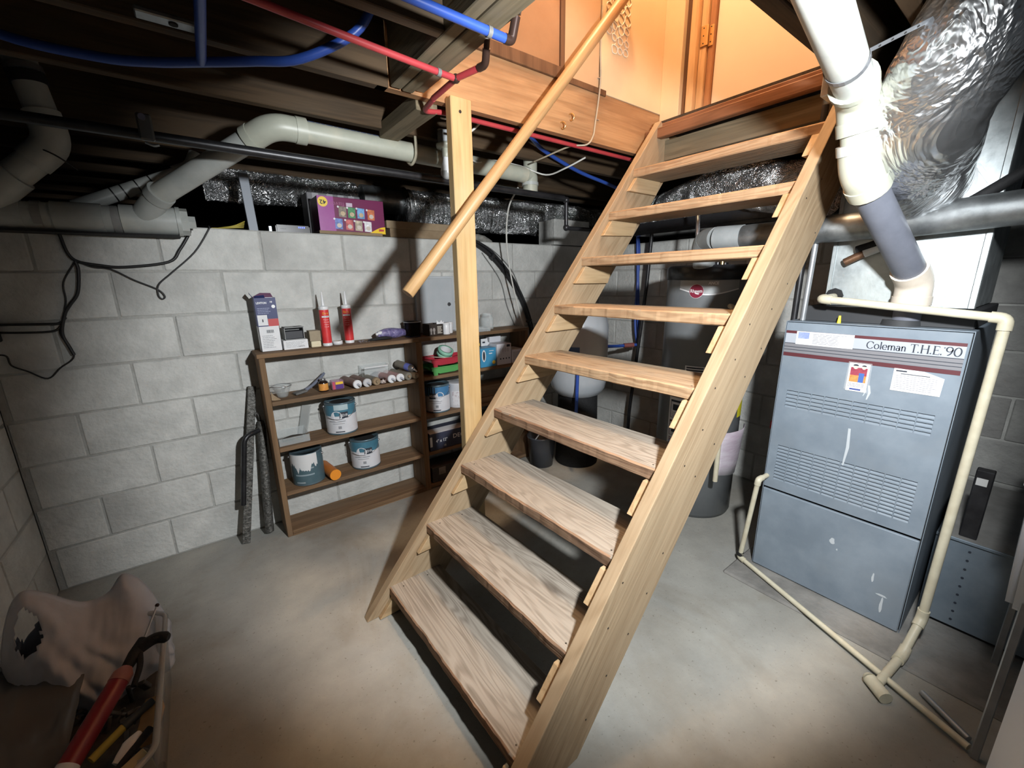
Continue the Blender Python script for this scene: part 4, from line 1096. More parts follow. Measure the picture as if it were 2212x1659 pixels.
def lying_tube(x, xb, mat, cap, label, z=S2, r=.0245, white=True, name='caulk_tube', yb=-.03, yf=-.205):
    """Tube lying nozzle end to the room."""
    a = Vector((xb, yb, z+r+.0004)); c = Vector((x, yf, z+r+.0004)); d_ = (c-a).normalized()
    t = thing(name, label, 'caulk tube', a, 'tubes lying on the second shelf')
    B().tube([a, c - d_*.012], r*.97, 20).make('body', mat, t)
    if white:
        B().tube([c - d_*.012, c - d_*.001, c], [r, r, r*.92], 20).make('end_cap', cap, t)
        B().tube([c, c + d_*.006, c + d_*.028 + Vector((.004, 0, -.006))], [.008, .0065, .004], 10).make('nozzle', pm('clear_nozzle', (0.55, 0.57, 0.62), rough=0.3), t)
    else:
        B().tube([c - d_*.012, c], [r, r*.9], 20).make('end_cap', cap, t)
        B().cyl(c, c + d_*.010, r*.35, n=10).make('plug', m_card, t)
m_brownt = pm('brown_tube', (0.13, 0.075, 0.06), (0.22, 0.13, 0.10), scale=25, rough=0.5)
m_khaki = pm('khaki_tube', (0.17, 0.155, 0.125), (0.24, 0.22, 0.175), scale=20, rough=0.5)
lying_tube(1.372, 1.345, m_brownt, m_wplas, 'brown caulk tube with a white cap, nearest the purple pack')
lying_tube(1.428, 1.400, m_brownt, pm('grey_cap', (0.55, 0.55, 0.56), rough=0.4), 'brown caulk tube with a grey cap, second from the purple pack')
lying_tube(1.482, 1.455, m_khaki, m_card, 'dull brown tube lying third in the row', white=False)
t = thing('label_jar', 'tiny dark jar with a pale patterned label in the tube row', 'jar', (1.522, -.175, S2))
B().lathe([(0, 0), (.016, 0), (.017, .002), (.017, .030), (.014, .034), (0, .034)], (1.526, -.178, S2), 20).make('jar', pm('dark_jar', (0.045, 0.02, 0.015), rough=0.25), t)
B().lathe([(.0174, .006), (.0174, .024)], (1.526, -.178, S2), 14, a0=R(-170), a1=R(-20)).make('label', pm('speckled_label', (0.12, 0.08, 0.07), (0.75, 0.66, 0.60), scale=110, rough=0.6, lo=.45, hi=.55), t)
lying_tube(1.574, 1.548, pm('pink_tube', (0.42, 0.25, 0.24), rough=0.5), m_wplas, 'pink caulk tube with a bright white cap, left of its twin')
lying_tube(1.627, 1.602, MATS['pink_tube'], m_wplas, 'pink caulk tube with a bright white cap, right of its twin')
lying_tube(1.678, 1.640, m_khaki, m_khaki, 'olive brown tube lying under the blue labelled tube', white=False, r=.0255)
lying_tube(1.727, 1.690, m_card, m_card, 'brown tube at the right end of the row', white=False, r=.022)
t = thing('spray_tube', 'olive tube with a blue band lying on top of the row', 'tube', (1.69, -.1, S2+.05))
a, c = Vector((1.675, -.045, S2+.082)), Vector((1.722, -.190, S2+.062)); d_ = (c-a).normalized()
B().tube([a, a+d_*.085], .0235, 20).make('body', m_khaki, t)
B().tube([a+d_*.085, a+d_*.122], .0240, 20).make('band', pm('blue_band', (0.14, 0.17, 0.50), rough=0.4), t)
B().tube([a+d_*.122, a+d_*.142, a+d_*.152], [.0235, .022, .012], 20).make('shoulder', m_tin, t)
B().tube([c, c+d_*.018+Vector((.006, 0, -.012))], [.007, .004], 10).make('nozzle', m_wplas, t)
t = thing('clear_box', 'open clear plastic box behind the row of tubes', 'container', (1.522, -.05, S2))
b = B(); zz = S2
for lo, hi in (((1.440, -.022, zz), (1.612, -.020, zz+.098)), ((1.452, -.085, zz), (1.598, -.083, zz+.088)), ((1.452, -.085, zz), (1.598, -.02, zz+.002))): b.box(lo, hi)
b.prism([(-.085, zz), (-.02, zz), (-.02, zz+.098), (-.085, zz+.088)], 'x', 1.440, 1.442).prism([(-.085, zz), (-.02, zz), (-.02, zz+.098), (-.085, zz+.088)], 'x', 1.606, 1.608)
b.make('walls', m_glass, t)
B().box((1.452, -.088, zz+.084), (1.598, -.082, zz+.092), .001).make('rim', clear('plastic_rim', (0.9, 0.9, 0.9), 0.2, 0.75), t)
lumpy([(1.49, -.05, zz+.02), (1.53, -.05, zz+.03), (1.575, -.05, zz+.025)], [.012, .022, .014], 10, seed=12, wob=.35).make('contents', pm('grey_contents', (0.12, 0.12, 0.14), rough=0.6), t)

# ---- paint cans
m_teal = pm('teal_print', (0.055, 0.17, 0.24), (0.08, 0.22, 0.30), scale=18, rough=0.4)
m_label = pm('can_label', (0.66, 0.67, 0.70), (0.73, 0.74, 0.77), scale=12, rough=0.45)
m_spill = pm('dried_paint', (0.40, 0.52, 0.55), (0.52, 0.62, 0.64), scale=14, rough=0.35)
def paint_can(x, y, z, face, label, kind):
    r, h = .083, .186
    t = thing('paint_can', label, 'paint can', (x, y, z), 'gallon paint cans on the shelves')
    c = (x, y, z)
    B().lathe([(0, .001), (r-.003, .001), (r, .0), (r+.0015, .003), (r, .007), (r, h-.008), (r+.002, h-.004), (r+.0005, h), (r-.006, h+.0005), (r-.010, h-.006), (r-.022, h-.004), (r-.024, h-.010), (0, h-.010)], c, 40).make('can', pm('can_steel_blue', (0.10, 0.17, 0.21), (0.16, 0.23, 0.27), scale=10, rough=0.35, metal=0.4), t)
    rl_ = r+.0008
    if kind == 'open':
        B().lathe([(rl_, .010), (rl_, h-.012)], c, 36).make('label', pm('dark_teal_label', (0.06, 0.115, 0.14), (0.09, 0.15, 0.175), scale=9, rough=0.4), t)
        vv, ff = [], []; n = 30                                        # white paint run down the front
        for j in range(n+1):
            a = R(face-62+108*j/n); d_ = .030 + .050*max(0, noise.noise((j*.45, 3, 0))+.35) + (.025 if 8 < j < 24 else 0)
            for zz in (h-.002, h-d_-.02): vv.append((x+(rl_+.0012)*math.cos(a), y+(rl_+.0012)*math.sin(a), z+zz))
        for j in range(n): ff.append([2*j, 2*j+1, 2*j+3, 2*j+2])
        B().add(vv, ff, True).make('paint_drips', pm('white_drip', (0.72, 0.73, 0.73), rough=0.3), t)
        B().lathe([(0, h-.012), (r-.012, h-.012)], c, 32).make('inside', m_black, t)
        for dz, w0, w1 in ((.098, -20, 30), (.060, -38, 30), (.016, -38, -5)):
            B().lathe([(rl_+.0008, dz), (rl_+.0008, dz+.008)], c, 12, a0=R(face+w0), a1=R(face+w1)).make('print_line', pm('pale_teal_ink', (0.30, 0.38, 0.42), rough=0.5), t)
    else:
        B().lathe([(rl_, .010), (rl_, h*.60)], c, 36, a0=R(face-110), a1=R(face+110)).make('white_label', m_label, t)
        B().lathe([(rl_, h*.60), (rl_, h-.012)], c, 36, a0=R(face-110), a1=R(face+110)).make('teal_band', m_teal if kind != 'blue' else pm('sky_print', (0.07, 0.22, 0.42), rough=0.4), t)
        def patch(a, z0, w, hh, n=8): return B().lathe([(rl_+.0008, z0), (rl_+.0008, z0+hh)], c, n, a0=R(face+a), a1=R(face+a+w))
        s_ = -1 if kind != 'blue' else 1
        bl = patch(2 if s_ < 0 else -34, h*.52, 32, .038).make('brand_block', m_ink, t)
        # round emblem
        q = B(); cc = R(face + (-9 if s_ < 0 else 14))
        pts = ell(0, 0, .030, .030, 0, 345, 24)
        q.add([Vector((x+(rl_+.0014)*math.cos(cc+u/rl_), y+(rl_+.0014)*math.sin(cc+u/rl_), z+h*.60+w)) for u, w in pts], [list(range(len(pts)))])
        q.make('emblem', m_label, t)
        q = B().text('BEHR', .022, Matrix(), .042)
        mx_ = (min(p.x for p in q.v)+max(p.x for p in q.v))/2
        ca = R(face + (19 if s_ < 0 else -18))
        q.v = [Vector((x+(rl_+.0020+p.z)*math.cos(ca+(p.x-mx_)/rl_), y+(rl_+.0020+p.z)*math.sin(ca+(p.x-mx_)/rl_), z+h*.585+p.y)) for p in q.v]
        q.make('lettering', m_wplas, bl)
        for k, (a, z0, w, hh) in enumerate(((-40, h*.42, 62, .005), (-26, h*.355, 44, .003), (-6, h*.20, 12, .016), (-18, h*.085, 34, .006))):
            patch(a, z0, w, hh).make('print_line', m_greyink if k != 3 else m_ink, t)
        B().lathe([(0, h-.0095), (r-.026, h-.0095)], c, 32).make('lid_centre', m_black, t)
        if kind == 'spill':
            patch(-16, h-.040, 52, .032).make('spill', m_spill, t)
            B().lathe([(r-.024, h-.003), (r-.008, h+.0012)], c, 20, a0=R(face-70), a1=R(face+90)).make('lid_smear', m_spill, t)
        if kind == 'blue':
            for k in range(4): patch(-44+11*k, h-.062-.006*(k % 2), 5, .055).make('black_drip', m_ink, t)
    # bail: ears and hanging wire
    ea = R(face-78); eb = R(face+78)
    pa = Vector((x+(r+.004)*math.cos(ea), y+(r+.004)*math.sin(ea), z+h*.86)); pb = Vector((x+(r+.004)*math.cos(eb), y+(r+.004)*math.sin(eb), z+h*.86))
    for q in (pa, pb): B().ball(q, .007, 10).make('ear', m_tin, t)
    if kind != 'open':
        w_ = []
        for k in range(21):
            a = ea + (eb-ea)*k/20; drop = math.sin(math.pi*k/20)
            w_.append((x+(r+.005+.004*drop)*math.cos(a), y+(r+.005+.004*drop)*math.sin(a), z+h*.86-.105*drop**.6*(.62 if kind != 'blue' else .5)))
        B().tube(w_, .0014, 6).make('bail', m_tin, t)
paint_can(1.283, -0.118, S3, -112, 'paint can with pale paint smeared over its lid, on third shelf', 'spill')
paint_can(1.400, -0.108, S4, -112, 'clean paint can with teal band standing on fourth shelf', 'plain')
paint_can(1.072, -0.108, S4, -108, 'open dark teal paint can with white drips, at lower left', 'open')
paint_can(1.905, -0.112, S3, -118, 'paint can with blue band and black drips, in right bay', 'blue')
t = thing('white_pail', 'white can half hidden behind the post on third shelf', 'paint can', (2.06, -.11, S3))
B().lathe([(0, 0), (.066, 0), (.068, .004), (.068, .165), (.070, .168), (.066, .17), (0, .166)], (2.062, -.112, S3), 30).make('can', m_label, t)
B().lathe([(.0684, .02), (.0684, .12)], (2.062, -.112, S3), 20, a0=R(-150), a1=R(-70)).make('print', pm('speckled_print', (0.70, 0.70, 0.72), (0.50, 0.42, 0.45), scale=45, rough=0.5, lo=.55, hi=.62), t)
t = thing('orange_tube', 'orange cardboard tube lying end-on between two paint cans', 'tube', (1.18, -.12, S4))
a, c = Vector((1.168, -.03, S4+.031)), Vector((1.192, -.212, S4+.031))
B().tube([a, c], .0305, 28).make('tube', pm('orange_card', (0.50, 0.15, 0.025), (0.58, 0.19, 0.03), scale=10, rough=0.5), t)
B().tube([c-(c-a).normalized()*.004, c+(c-a).normalized()*.0015], .0312, 28).make('end_cap', pm('bright_orange', (0.85, 0.30, 0.03), rough=0.45), t)
# clear clamshell and leaning strip
t = thing('clamshell', 'clear plastic clamshell holding dark scraps on third shelf', 'container', (1.02, -.1, S3))
b = B()
for lo, hi in (((.945, -.17, S3), (1.095, -.03, S3+.0015)), ((.945, -.17, S3), (1.095, -.1685, S3+.04)), ((.945, -.0315, S3), (1.095, -.03, S3+.05)), ((.945, -.17, S3), (.9465, -.03, S3+.045)), ((1.0935, -.17, S3), (1.095, -.03, S3+.045))): b.box(lo, hi)
b.make('shell', m_glass, t)
lumpy([(.97, -.11, S3+.012), (1.02, -.10, S3+.016), (1.07, -.11, S3+.014)], [.008, .014, .009], 10, seed=15, wob=.4).make('scraps', pm('dark_scraps', (0.035, 0.028, 0.022), rough=0.8), t)
t = thing('acrylic_strip', 'clear plastic strip leaning on the wall behind the clamshell', 'strip', (1.09, -.04, S3))
B().box((-.024, -.0012, 0), (.024, .0012, .165), 0, Matrix.Translation((1.085, -.026, S3+.002)) @ Euler((R(-2), R(14), 0)).to_matrix().to_4x4()).make('strip', clear('smoked_strip', (0.45, 0.47, 0.46), 0.1, 0.5), t)

# ---- right bay, second shelf
def paint_tray(x0, x1, y0, y1, z, dz, mat, label):
    t = thing('paint_tray', label, 'paint tray', ((x0+x1)/2, (y0+y1)/2, z), 'paint trays in the right bay')
    b = B(); vv = []
    prof = [(0, .030+dz), (.05, .026+dz), (.055, .010), (.16, .012), (.33, .040)]
    o0, o1 = [], []
    for u, w in prof:
        o0.append((x0+u, y0, z+w)); o1.append((x0+u, y1, z+w))
    n = len(prof)
    b.add(o0+o1, [[i, i+1, n+i+1, n+i] for i in range(n-1)])
    o = b.make('pan', mat, t); s = o.modifiers.new('thick', 'SOLIDIFY'); s.thickness = .003
    for yy in (y0, y1):
        bb = B().prism([(x0+.05, z+.010), (x0+.16, z+.012), (x0+.33, z+.040), (x0+.33, z+.050), (x0, z+.050), (x0, z+.030)], 'y', yy-.0015, yy+.0015); bake_normals(bb.make('side', mat, t))
    B().box((x0-.004, y0-.004, z+.044), (x0+.332, y0+.004, z+.052), .002).make('rim', mat, t)
    bake_normals(B().prism([(x0+.004, z+.048), (x0+.045, z+.048), (x0+.038, z-.001), (x0+.012, z-.001)], 'y', y0-.004, y0+.010).make('foot', mat, t))
paint_tray(1.842, 2.18, -.192, -.03, S2+.001, .0, pm('green_plastic', (0.10, 0.36, 0.10), rough=0.4), 'green plastic paint tray under the red one')
paint_tray(1.845, 2.18, -.190, -.03, S2+.054, .0, pm('red_plastic', (0.42, 0.03, 0.05), rough=0.4), 'red plastic paint tray resting on the green one')
t = thing('green_tape', 'thick roll of pale green masking tape leaning in the red tray', 'tape', (1.97, -.1, S2+.1))
Mr = Matrix.Translation((1.972, -.115, S2+.108)) @ Euler((R(28), R(8), 0)).to_matrix().to_4x4()
for zz in (0, .0255):
    B().lathe([(.038, 0), (.052, 0), (.052, .024), (.038, .024), (.038, 0)], (0, 0, zz), 32, Mr).make('roll', pm('mint_tape', (0.22, 0.50, 0.36), (0.28, 0.56, 0.42), scale=20, rough=0.6), t)
B().lathe([(.0379, .001), (.0379, .049)], (0, 0, 0), 32, Mr).make('core', m_white, t)
t = thing('stir_stick', 'flat wooden paint stick lying across the red tray', 'stick', (1.92, -.15, S2+.1))
B().box((-.075, -.011, -.0015), (.075, .011, .0015), .0005, Matrix.Translation((1.90, -.172, S2+.113)) @ Euler((0, R(9), R(-6))).to_matrix().to_4x4()).make('stick', m_tan, t)
t, o = carton('blue_carton', 'bright blue light bulb carton right of the post', (2.215, -.185, S2), (2.345, -.10, S2+.132), pm('bright_blue', (0.05, 0.26, 0.46), (0.06, 0.30, 0.52), scale=6, rough=0.4))
B().prism(ell(2.243, S2+.080, .016, .042, 0, 345, 20), 'y', -.1862, -.1852).make('oval', m_white, o)
B().prism(ell(2.243, S2+.080, .009, .032, 0, 345, 20), 'y', -.1870, -.1863).make('bulb_picture', m_ink, o)
B().prism(ell(2.325, S2+.028, .013, .013, 0, 345, 16), 'y', -.1862, -.1852).make('yellow_seal', m_yel, o)
B().box((2.285, -.186, S2+.090), (2.312, -.1852, S2+.097)).box((2.288, -.186, S2+.110), (2.325, -.1852, S2+.114)).make('print', m_white, o)
t, o = carton('black_carton', 'black carton with a white flap standing behind the blue one', (2.215, -.096, S2), (2.33, -.03, S2+.185), pm('black_card', (0.018, 0.017, 0.02), rough=0.4))
bake_normals(B().prism([(2.278, S2+.134), (2.332, S2+.134), (2.352, S2+.152), (2.336, S2+.162), (2.332, S2+.186), (2.278, S2+.186)], 'y', -.0985, -.0965).make('white_flap', m_white, o))
B().box((2.29, -.0992, S2+.155), (2.312, -.0986, S2+.166)).make('print', m_ink, o)
B().box((2.235, -.0972, S2+.14), (2.268, -.0962, S2+.158)).make('yellow_print', m_yel, o)
m_wgrey = pm('white_grey_card', (0.62, 0.63, 0.68), (0.68, 0.69, 0.73), scale=10, rough=0.5)
t, o = carton('bulb_box', 'white carton printed with small bulb outlines beside the blue one', (2.352, -.187, S2), (2.478, -.075, S2+.150), m_wgrey)
b = B()
for k in range(4): b.prism(ell(2.382+.022*k, S2+.105, .009, .016, 0, 345, 14), 'y', -.1880, -.1872)
b.make('bulb_print', pm('faint_print', (0.52, 0.53, 0.58), rough=0.5), o)['kind'] = 'stuff'
B().box((2.438, -.1882, S2+.125), (2.466, -.1872, S2+.142)).make('logo', m_ink, o)
b = B()
for k in range(4): b.box((2.378+.025*k, -.1882, S2+.038), (2.388+.025*k, -.1872, S2+.048))
b.make('icons', m_ink, o)['kind'] = 'stuff'
t, o = carton('white_carton', 'low white carton at the right end of second shelf', (2.485, -.185, S2), (2.592, -.06, S2+.098), m_wgrey)
lines(fy(2.492, -.1853, S2+.01), .09, .08, 6, m_greyink, o, seed=61, gap=.4)
t, o = carton('tall_white_carton', 'plain white carton standing behind the bulb outline carton', (2.37, -.070, S2), (2.47, -.02, S2+.190), m_wgrey)
# third and fourth shelf, right bay
m_oldb = wood('old_board', (0.17, 0.12, 0.075), (0.27, 0.20, 0.125), (0.08, 0.05, 0.03), 'x', 0.8, 0.4, wear=(0.20, 0.16, 0.11))
for k, (z0, y0) in enumerate(((0, -.19), (.041, -.18), (.082, -.185))):
    t = thing('lumber_offcut', ('bottom', 'middle', 'topmost')[k] + ' board of the old lumber pile in the right bay', 'board', (2.36, -.1, S3+z0), 'boards piled on the third shelf')
    B().box((2.150+.02*k, y0, S3+z0+.0005), (2.590-.015*k, -.03, S3+z0+.040), .002).make('board', m_oldb, t)
t = thing('tile_box', 'navy carton of tile with white lettering on fourth shelf', 'box', (2.0, -.11, S4))
w = B().box((1.795, -.192, S4), (2.215, -.03, S4+.118), .002).make('carton', pm('navy_card', (0.030, 0.033, 0.060), (0.045, 0.048, 0.08), scale=8, rough=0.5), t)
B().box((1.8, -.188, S4+.1182), (2.21, -.10, S4+.1192)).make('white_top', m_white, t)
B().box((1.7955, -.1928, S4+.03), (1.812, -.192, S4+.098)).make('white_edge', m_white, w)
B().text('4" x 12"', .030, fy(1.838, -.1925, S4+.052), .085, bold=.0004).make('lettering', m_wplas, w)
B().text('DECO', .042, fy(1.965, -.1925, S4+.056), .125, bold=.0006).make('lettering', m_wplas, w)
B().text('15', .018, fy(1.895, -.1925, S4+.016), bold=.0003).make('lettering', m_wplas, w)
t = thing('black_bag', 'lumpy black plastic bag filling the lower right bay', 'bag', (2.4, -.1, S4))
lumpy([(2.25, -.11, S4+.05), (2.33, -.11, S4+.075), (2.45, -.11, S4+.08), (2.565, -.11, S4+.06)], [.035, .070, .072, .030], 20, 7, .3, 14, 4).make('bag', m_rubber, t)
t = thing('dark_crate', 'low dark carton on the bottom shelf of right bay', 'box', (2.0, -.1, ZS[4]))
B().box((1.80, -.185, ZS[4]), (2.25, -.03, ZS[4]+.11), .003).make('carton', pm('murky_card', (0.04, 0.033, 0.03), (0.07, 0.06, 0.05), scale=8, rough=0.8), t)
B().box((1.85, -.1862, ZS[4]+.05), (1.90, -.185, ZS[4]+.10)).make('label', pm('faded_label', (0.30, 0.28, 0.24), (0.16, 0.14, 0.12), scale=30, rough=0.8), t)

# ---- leaning iron bars left of the shelving
m_rust = pm('pitted_iron', (0.06, 0.058, 0.052), (0.20, 0.195, 0.18), scale=70, rough=0.55, metal=0.6, bump=0.6, bscale=90)
t = thing('leaning_pipe', 'pitted grey iron pipe with a hooked top, leaning beside shelving', 'pipe', (0.835, -.10, 0))
B().tube([(0.838, -.098, .018), (0.886, -.040, .60), (0.890, -.036, .64)], [.0215, .0215, .014], 16).make('pipe', m_rust, t)
B().tube(spline([(0.889, -.036, .63), (0.884, -.040, .672), (0.872, -.046, .690), (0.868, -.05, .675)], 4), .0055, 8).make('hook', m_rust, t)
t = thing('leaning_bar', 'long flat iron bar leaning on the wall, leftmost of the bars', 'bar', (0.71, -.10, 0))
B().box((-.019, -.006, 0), (.019, .006, .85), .002, Matrix.Translation((0.722, -.118, .003)) @ Euler((R(-6.2), R(10.6), 0)).to_matrix().to_4x4()).make('bar', m_rust, t)
t = thing('bent_rod', 'dark rod with a bent neck hung over the flat bar', 'rod', (0.75, -.10, .2))
B().tube(arc_path([(0.742, -.116, .225), (0.800, -.105, .590), (0.872, -.068, .600)], .05, 6), .0125, 12).make('rod', m_iron, t)

# ================================================================== water heater, pressure tank
m_hgrey = pm('heater_grey', (0.15, 0.162, 0.170), (0.185, 0.198, 0.206), scale=4, rough=0.33, spec=0.5)
m_hdark = pm('heater_black', (0.02, 0.021, 0.024), rough=0.3)
m_silver = pm('silver_print', (0.33, 0.345, 0.35), rough=0.4, metal=0.25)
HX, HY, HR = 3.0, -1.34, .223
h = thing('water_heater', 'dark grey cylindrical water heater standing behind the stairs', 'water heater', (HX, HY, 0))
c = (HX, HY, 0)
B().lathe([(0, .0), (HR*.97, .0), (HR*.97, .012), (HR, .016), (HR, 1.385)], c, 56).make('tank', m_hgrey, h)
B().lathe([(HR+.004, 1.345), (HR+.006, 1.350), (HR+.006, 1.405), (HR-.005, 1.418), (0, 1.424)], c, 56).make('lid', m_hdark, h)
fa = math.degrees(math.atan2(-2.55-HY, .706-HX))       # towards the viewer
def hpatch(a0, a1, z0, z1, lift=.0012, n=14): return B().lathe([(HR+lift, z0), (HR+lift, z1)], c, n, a0=R(a0), a1=R(a1))
vv, ff = [], []; n = 28                                 # silver smile-shaped name band
for j in range(n+1):
    t_ = j/n; a = R(fa-40+76*t_); low = 1.300-.028*math.sin(math.pi*t_)**1.2
    for zz in (low, 1.342): vv.append((HX+(HR+.001)*math.cos(a), HY+(HR+.001)*math.sin(a), zz))
for j in range(n): ff.append([2*j, 2*j+2, 2*j+3, 2*j+1])
nbnd = B().add(vv, ff, True).make('name_band', m_silver, h)
vv2 = []
for j in range(n+1):
    t_ = j/n; a = R(fa-40+76*t_); low = 1.300-.028*math.sin(math.pi*t_)**1.2
    for zz in (low-.004, low+.002): vv2.append((HX+(HR+.0018)*math.cos(a), HY+(HR+.0018)*math.sin(a), zz))
B().add(vv2, ff, True).make('band_edge', m_wplas, nbnd)
def hwrap(q, ang, z, lift=.002):
    mx_ = (min(p.x for p in q.v)+max(p.x for p in q.v))/2
    q.v = [Vector((HX+(HR+lift+p.z)*math.cos(R(ang)+(p.x-mx_)/HR), HY+(HR+lift+p.z)*math.sin(R(ang)+(p.x-mx_)/HR), z+p.y)) for p in q.v]
    return q
hwrap(B().text('ANCE', .019, Matrix(), .048, bold=.0006), fa+4, 1.322).make('lettering', m_wplas, nbnd)
q = B(); pts = ell(0, 0, .036, .036, 0, 350, 30); q.add([Vector((u, w, 0)) for u, w in pts], [list(range(len(pts)))])
em = hwrap(q, fa-16, 1.288, .0026).make('emblem_ring', m_wplas, h)
q = B(); pts = ell(0, 0, .0345, .0345, 0, 350, 30); q.add([Vector((u, w, 0)) for u, w in pts], [list(range(len(pts)))])
hwrap(q, fa-16, 1.288, .0032).make('emblem', pm('crimson', (0.21, 0.015, 0.04), rough=0.4), em)
hwrap(B().text('Rheem', .025, Matrix(), .058, bold=.0003), fa-16, 1.281, .0038).make('lettering', m_wplas, em)
hpatch(fa+44, fa+58, 1.262, 1.345).make('silver_tag', m_silver, h)
B().cyl(Vector((HX+(HR-.01)*math.cos(R(fa+50)), HY+(HR-.01)*math.sin(R(fa+50)), 1.215)), Vector((HX+(HR+.016)*math.cos(R(fa+50)), HY+(HR+.016)*math.sin(R(fa+50)), 1.215)), .030, n=20).make('valve_port', m_hdark, h)
w = hpatch(fa-42, fa+12, .425, .705).make('warning_label', m_paper, h)
for k, (z0, z1) in enumerate(((.585, .690), (.480, .570))):
    hpatch(fa-39, fa+10, z0, z1, .0018).make('label_frame', m_maroon if k else m_ink, w)
    hpatch(fa-38, fa+9, z0+.003, z1-.012, .0024).make('label_panel', m_paper, w)
    hpatch(fa-35, fa-25, z0+(.045 if k == 0 else .02), z1-.025, .003).make('pictogram', m_ink, w)
    hpatch(fa-18, fa+4, z0+.05, z1-.022, .003).make('pictogram', pm('rust_print', (0.40, 0.12, 0.06), rough=0.5) if k == 0 else m_greyink, w)
    for i in range(3): hpatch(fa-36, fa+4-4*i, z0+.010+.010*i, z0+.013+.010*i, .003).make('text_line', m_greyink, w)
for i in range(4): hpatch(fa-39, fa+8-5*i, .432+.010*i, .436+.010*i, .0018).make('text_line', m_blueink if i < 2 else m_maroon, w)
nl = hpatch(fa-22, fa+10, .846, .895).make('notice_label', m_paper, h)
for i in range(3): hpatch(fa-20, fa+8-i*3, .853+.014*i, .861+.014*i, .0018).make('text_line', m_ink, nl)
hpatch(fa+62, fa+80, .60, .72).make('energy_tag', pm('bright_yellow', (0.80, 0.72, 0.03), rough=0.5), h)
for x, y, mt in ((HX-.075, HY+.06, m_tin), (HX-.05, HY-.08, m_brass)):
    B().cyl((x, y, 1.42), (x, y, 1.47), .011, n=12).make('nipple', mt, h)
B().tube(spline([(HX-.075, HY+.06, 1.46), (HX-.073, HY+.06, 1.53), (HX-.07, HY+.062, 1.60), (HX-.02, HY+.1, 1.72)], 6), .010, 12, True, True, lambda i, a: 1+.10*(i % 2)).make('flex_connector', m_tin, h)
for x in (HX-.10, HX-.02, HX+.06): B().cyl((x, HY-.04, 1.42), (x, HY-.04, 1.434), .016, n=12).make('cap', m_hdark, h)
t = thing('relief_pipe', 'cream relief pipe hanging down the front of the water heater', 'pipe', (2.752, -1.60, .26))
B().tube(arc_path([(2.845, -1.535, 1.215), (2.790, -1.575, 1.215), (2.772, -1.592, .300)], .03), .0125, 14).make('pipe', m_cream, t)
t = thing('manual_pouch', 'clear pouch of pink and white papers taped on the heater', 'pouch', (2.80, -1.58, .35))
vv, ff = [], []; n = 12
for j in range(n+1):
    u = j/n; a = R(fa+34+66*u)
    for k in range(5):
        w_ = k/4; rr_ = HR + .006 + .028*w_*u + .004*noise.noise((u*4, w_*3, 1)); s_ = 1 - .30*(1-w_)*u
        a2 = R(fa+34+66*u*s_)
        vv.append((HX+rr_*math.cos(a2), HY+rr_*math.sin(a2), .275+.25*w_-.03*u*(1-w_)))
for j in range(n):
    for k in range(4): ff.append([j*5+k, (j+1)*5+k, (j+1)*5+k+1, j*5+k+1])
o = B().add(vv, ff, True).make('papers', pm('pink_papers', (0.55, 0.42, 0.52), (0.72, 0.66, 0.72), scale=9, rough=0.5, stretch=(1, 1, 4)), t)
s_ = o.modifiers.new('thick', 'SOLIDIFY'); s_.thickness = .002
o = B().add([Vector(p) + (Vector(p)-Vector((HX, HY, p[2]))).normalized()*.006 for p in vv] , ff, True).make('film', clear('film', a=.14), t)

t = thing('pressure_tank', 'pale round well pressure tank on a black foot beneath the stairs', 'tank', (2.88, -0.47, 0))
c = (2.88, -.47, 0); r_ = .207
m_tank = pm('tank_paint', (0.40, 0.43, 0.46), (0.46, 0.49, 0.52), scale=5, rough=0.28, spec=0.5)
B().lathe([(.12, .525), (.165, .545), (.195, .59), (r_, .65), (r_, 1.04), (.195, 1.085), (.16, 1.14), (.09, 1.17), (0, 1.18)], c, 48).make('vessel', m_tank, t)
B().lathe([(.155, .0), (.16, .005), (.15, .30), (.145, .545), (.12, .55)], c, 36).make('foot', m_rubber, t)
fa2 = math.degrees(math.atan2(-2.55-c[1], .706-c[0]))
lb = B().lathe([(r_+.001, .80), (r_+.001, .865)], c, 14, a0=R(fa2-26), a1=R(fa2+16)).make('label', pm('tank_blue', (0.05, 0.10, 0.22), rough=0.4), t)
B().lathe([(r_+.001, .865), (r_+.001, .90), (r_+.0005, .91)], c, 14, a0=R(fa2-18), a1=R(fa2+2)).make('label_top', MATS['tank_blue'], t)
q = B().text('ITE', .045, Matrix(), .075, bold=.0008); mx_ = (min(p.x for p in q.v)+max(p.x for p in q.v))/2
q.v = [Vector((c[0]+(r_+.002+p.z)*math.cos(R(fa2+2)+(p.x-mx_)/r_), c[1]+(r_+.002+p.z)*math.sin(R(fa2+2)+(p.x-mx_)/r_), .812+p.y)) for p in q.v]
q.make('lettering', m_wplas, lb)
B().lathe([(.156, .30), (.156, .40)], c, 10, a0=R(fa2-5), a1=R(fa2+22)).make('paper_tag', m_paper, t)
m_blue = pm('blue_pex', (0.025, 0.07, 0.34), (0.03, 0.085, 0.38), scale=8, rough=0.38)
m_red = pm('red_pex', (0.36, 0.035, 0.045), (0.42, 0.05, 0.055), scale=8, rough=0.4)
m_fitd = pm('dark_fitting', (0.05, 0.028, 0.022), rough=0.3, metal=0.4)
def runs(name, label, pts, r, mat, cat='pipe', bend=.03, n=10, smooth=False):
    t = thing(name, label, cat, pts[0])
    B().tube(spline(pts, 6) if smooth else arc_path(pts, bend), r, n).make('pipe', mat, t)
    return t
runs('tank_feed', 'blue water line dropping in front of the pressure tank', [(2.72, -.62, 0.86), (2.70, -.635, .60), (2.685, -.64, .20)], .012, m_blue)
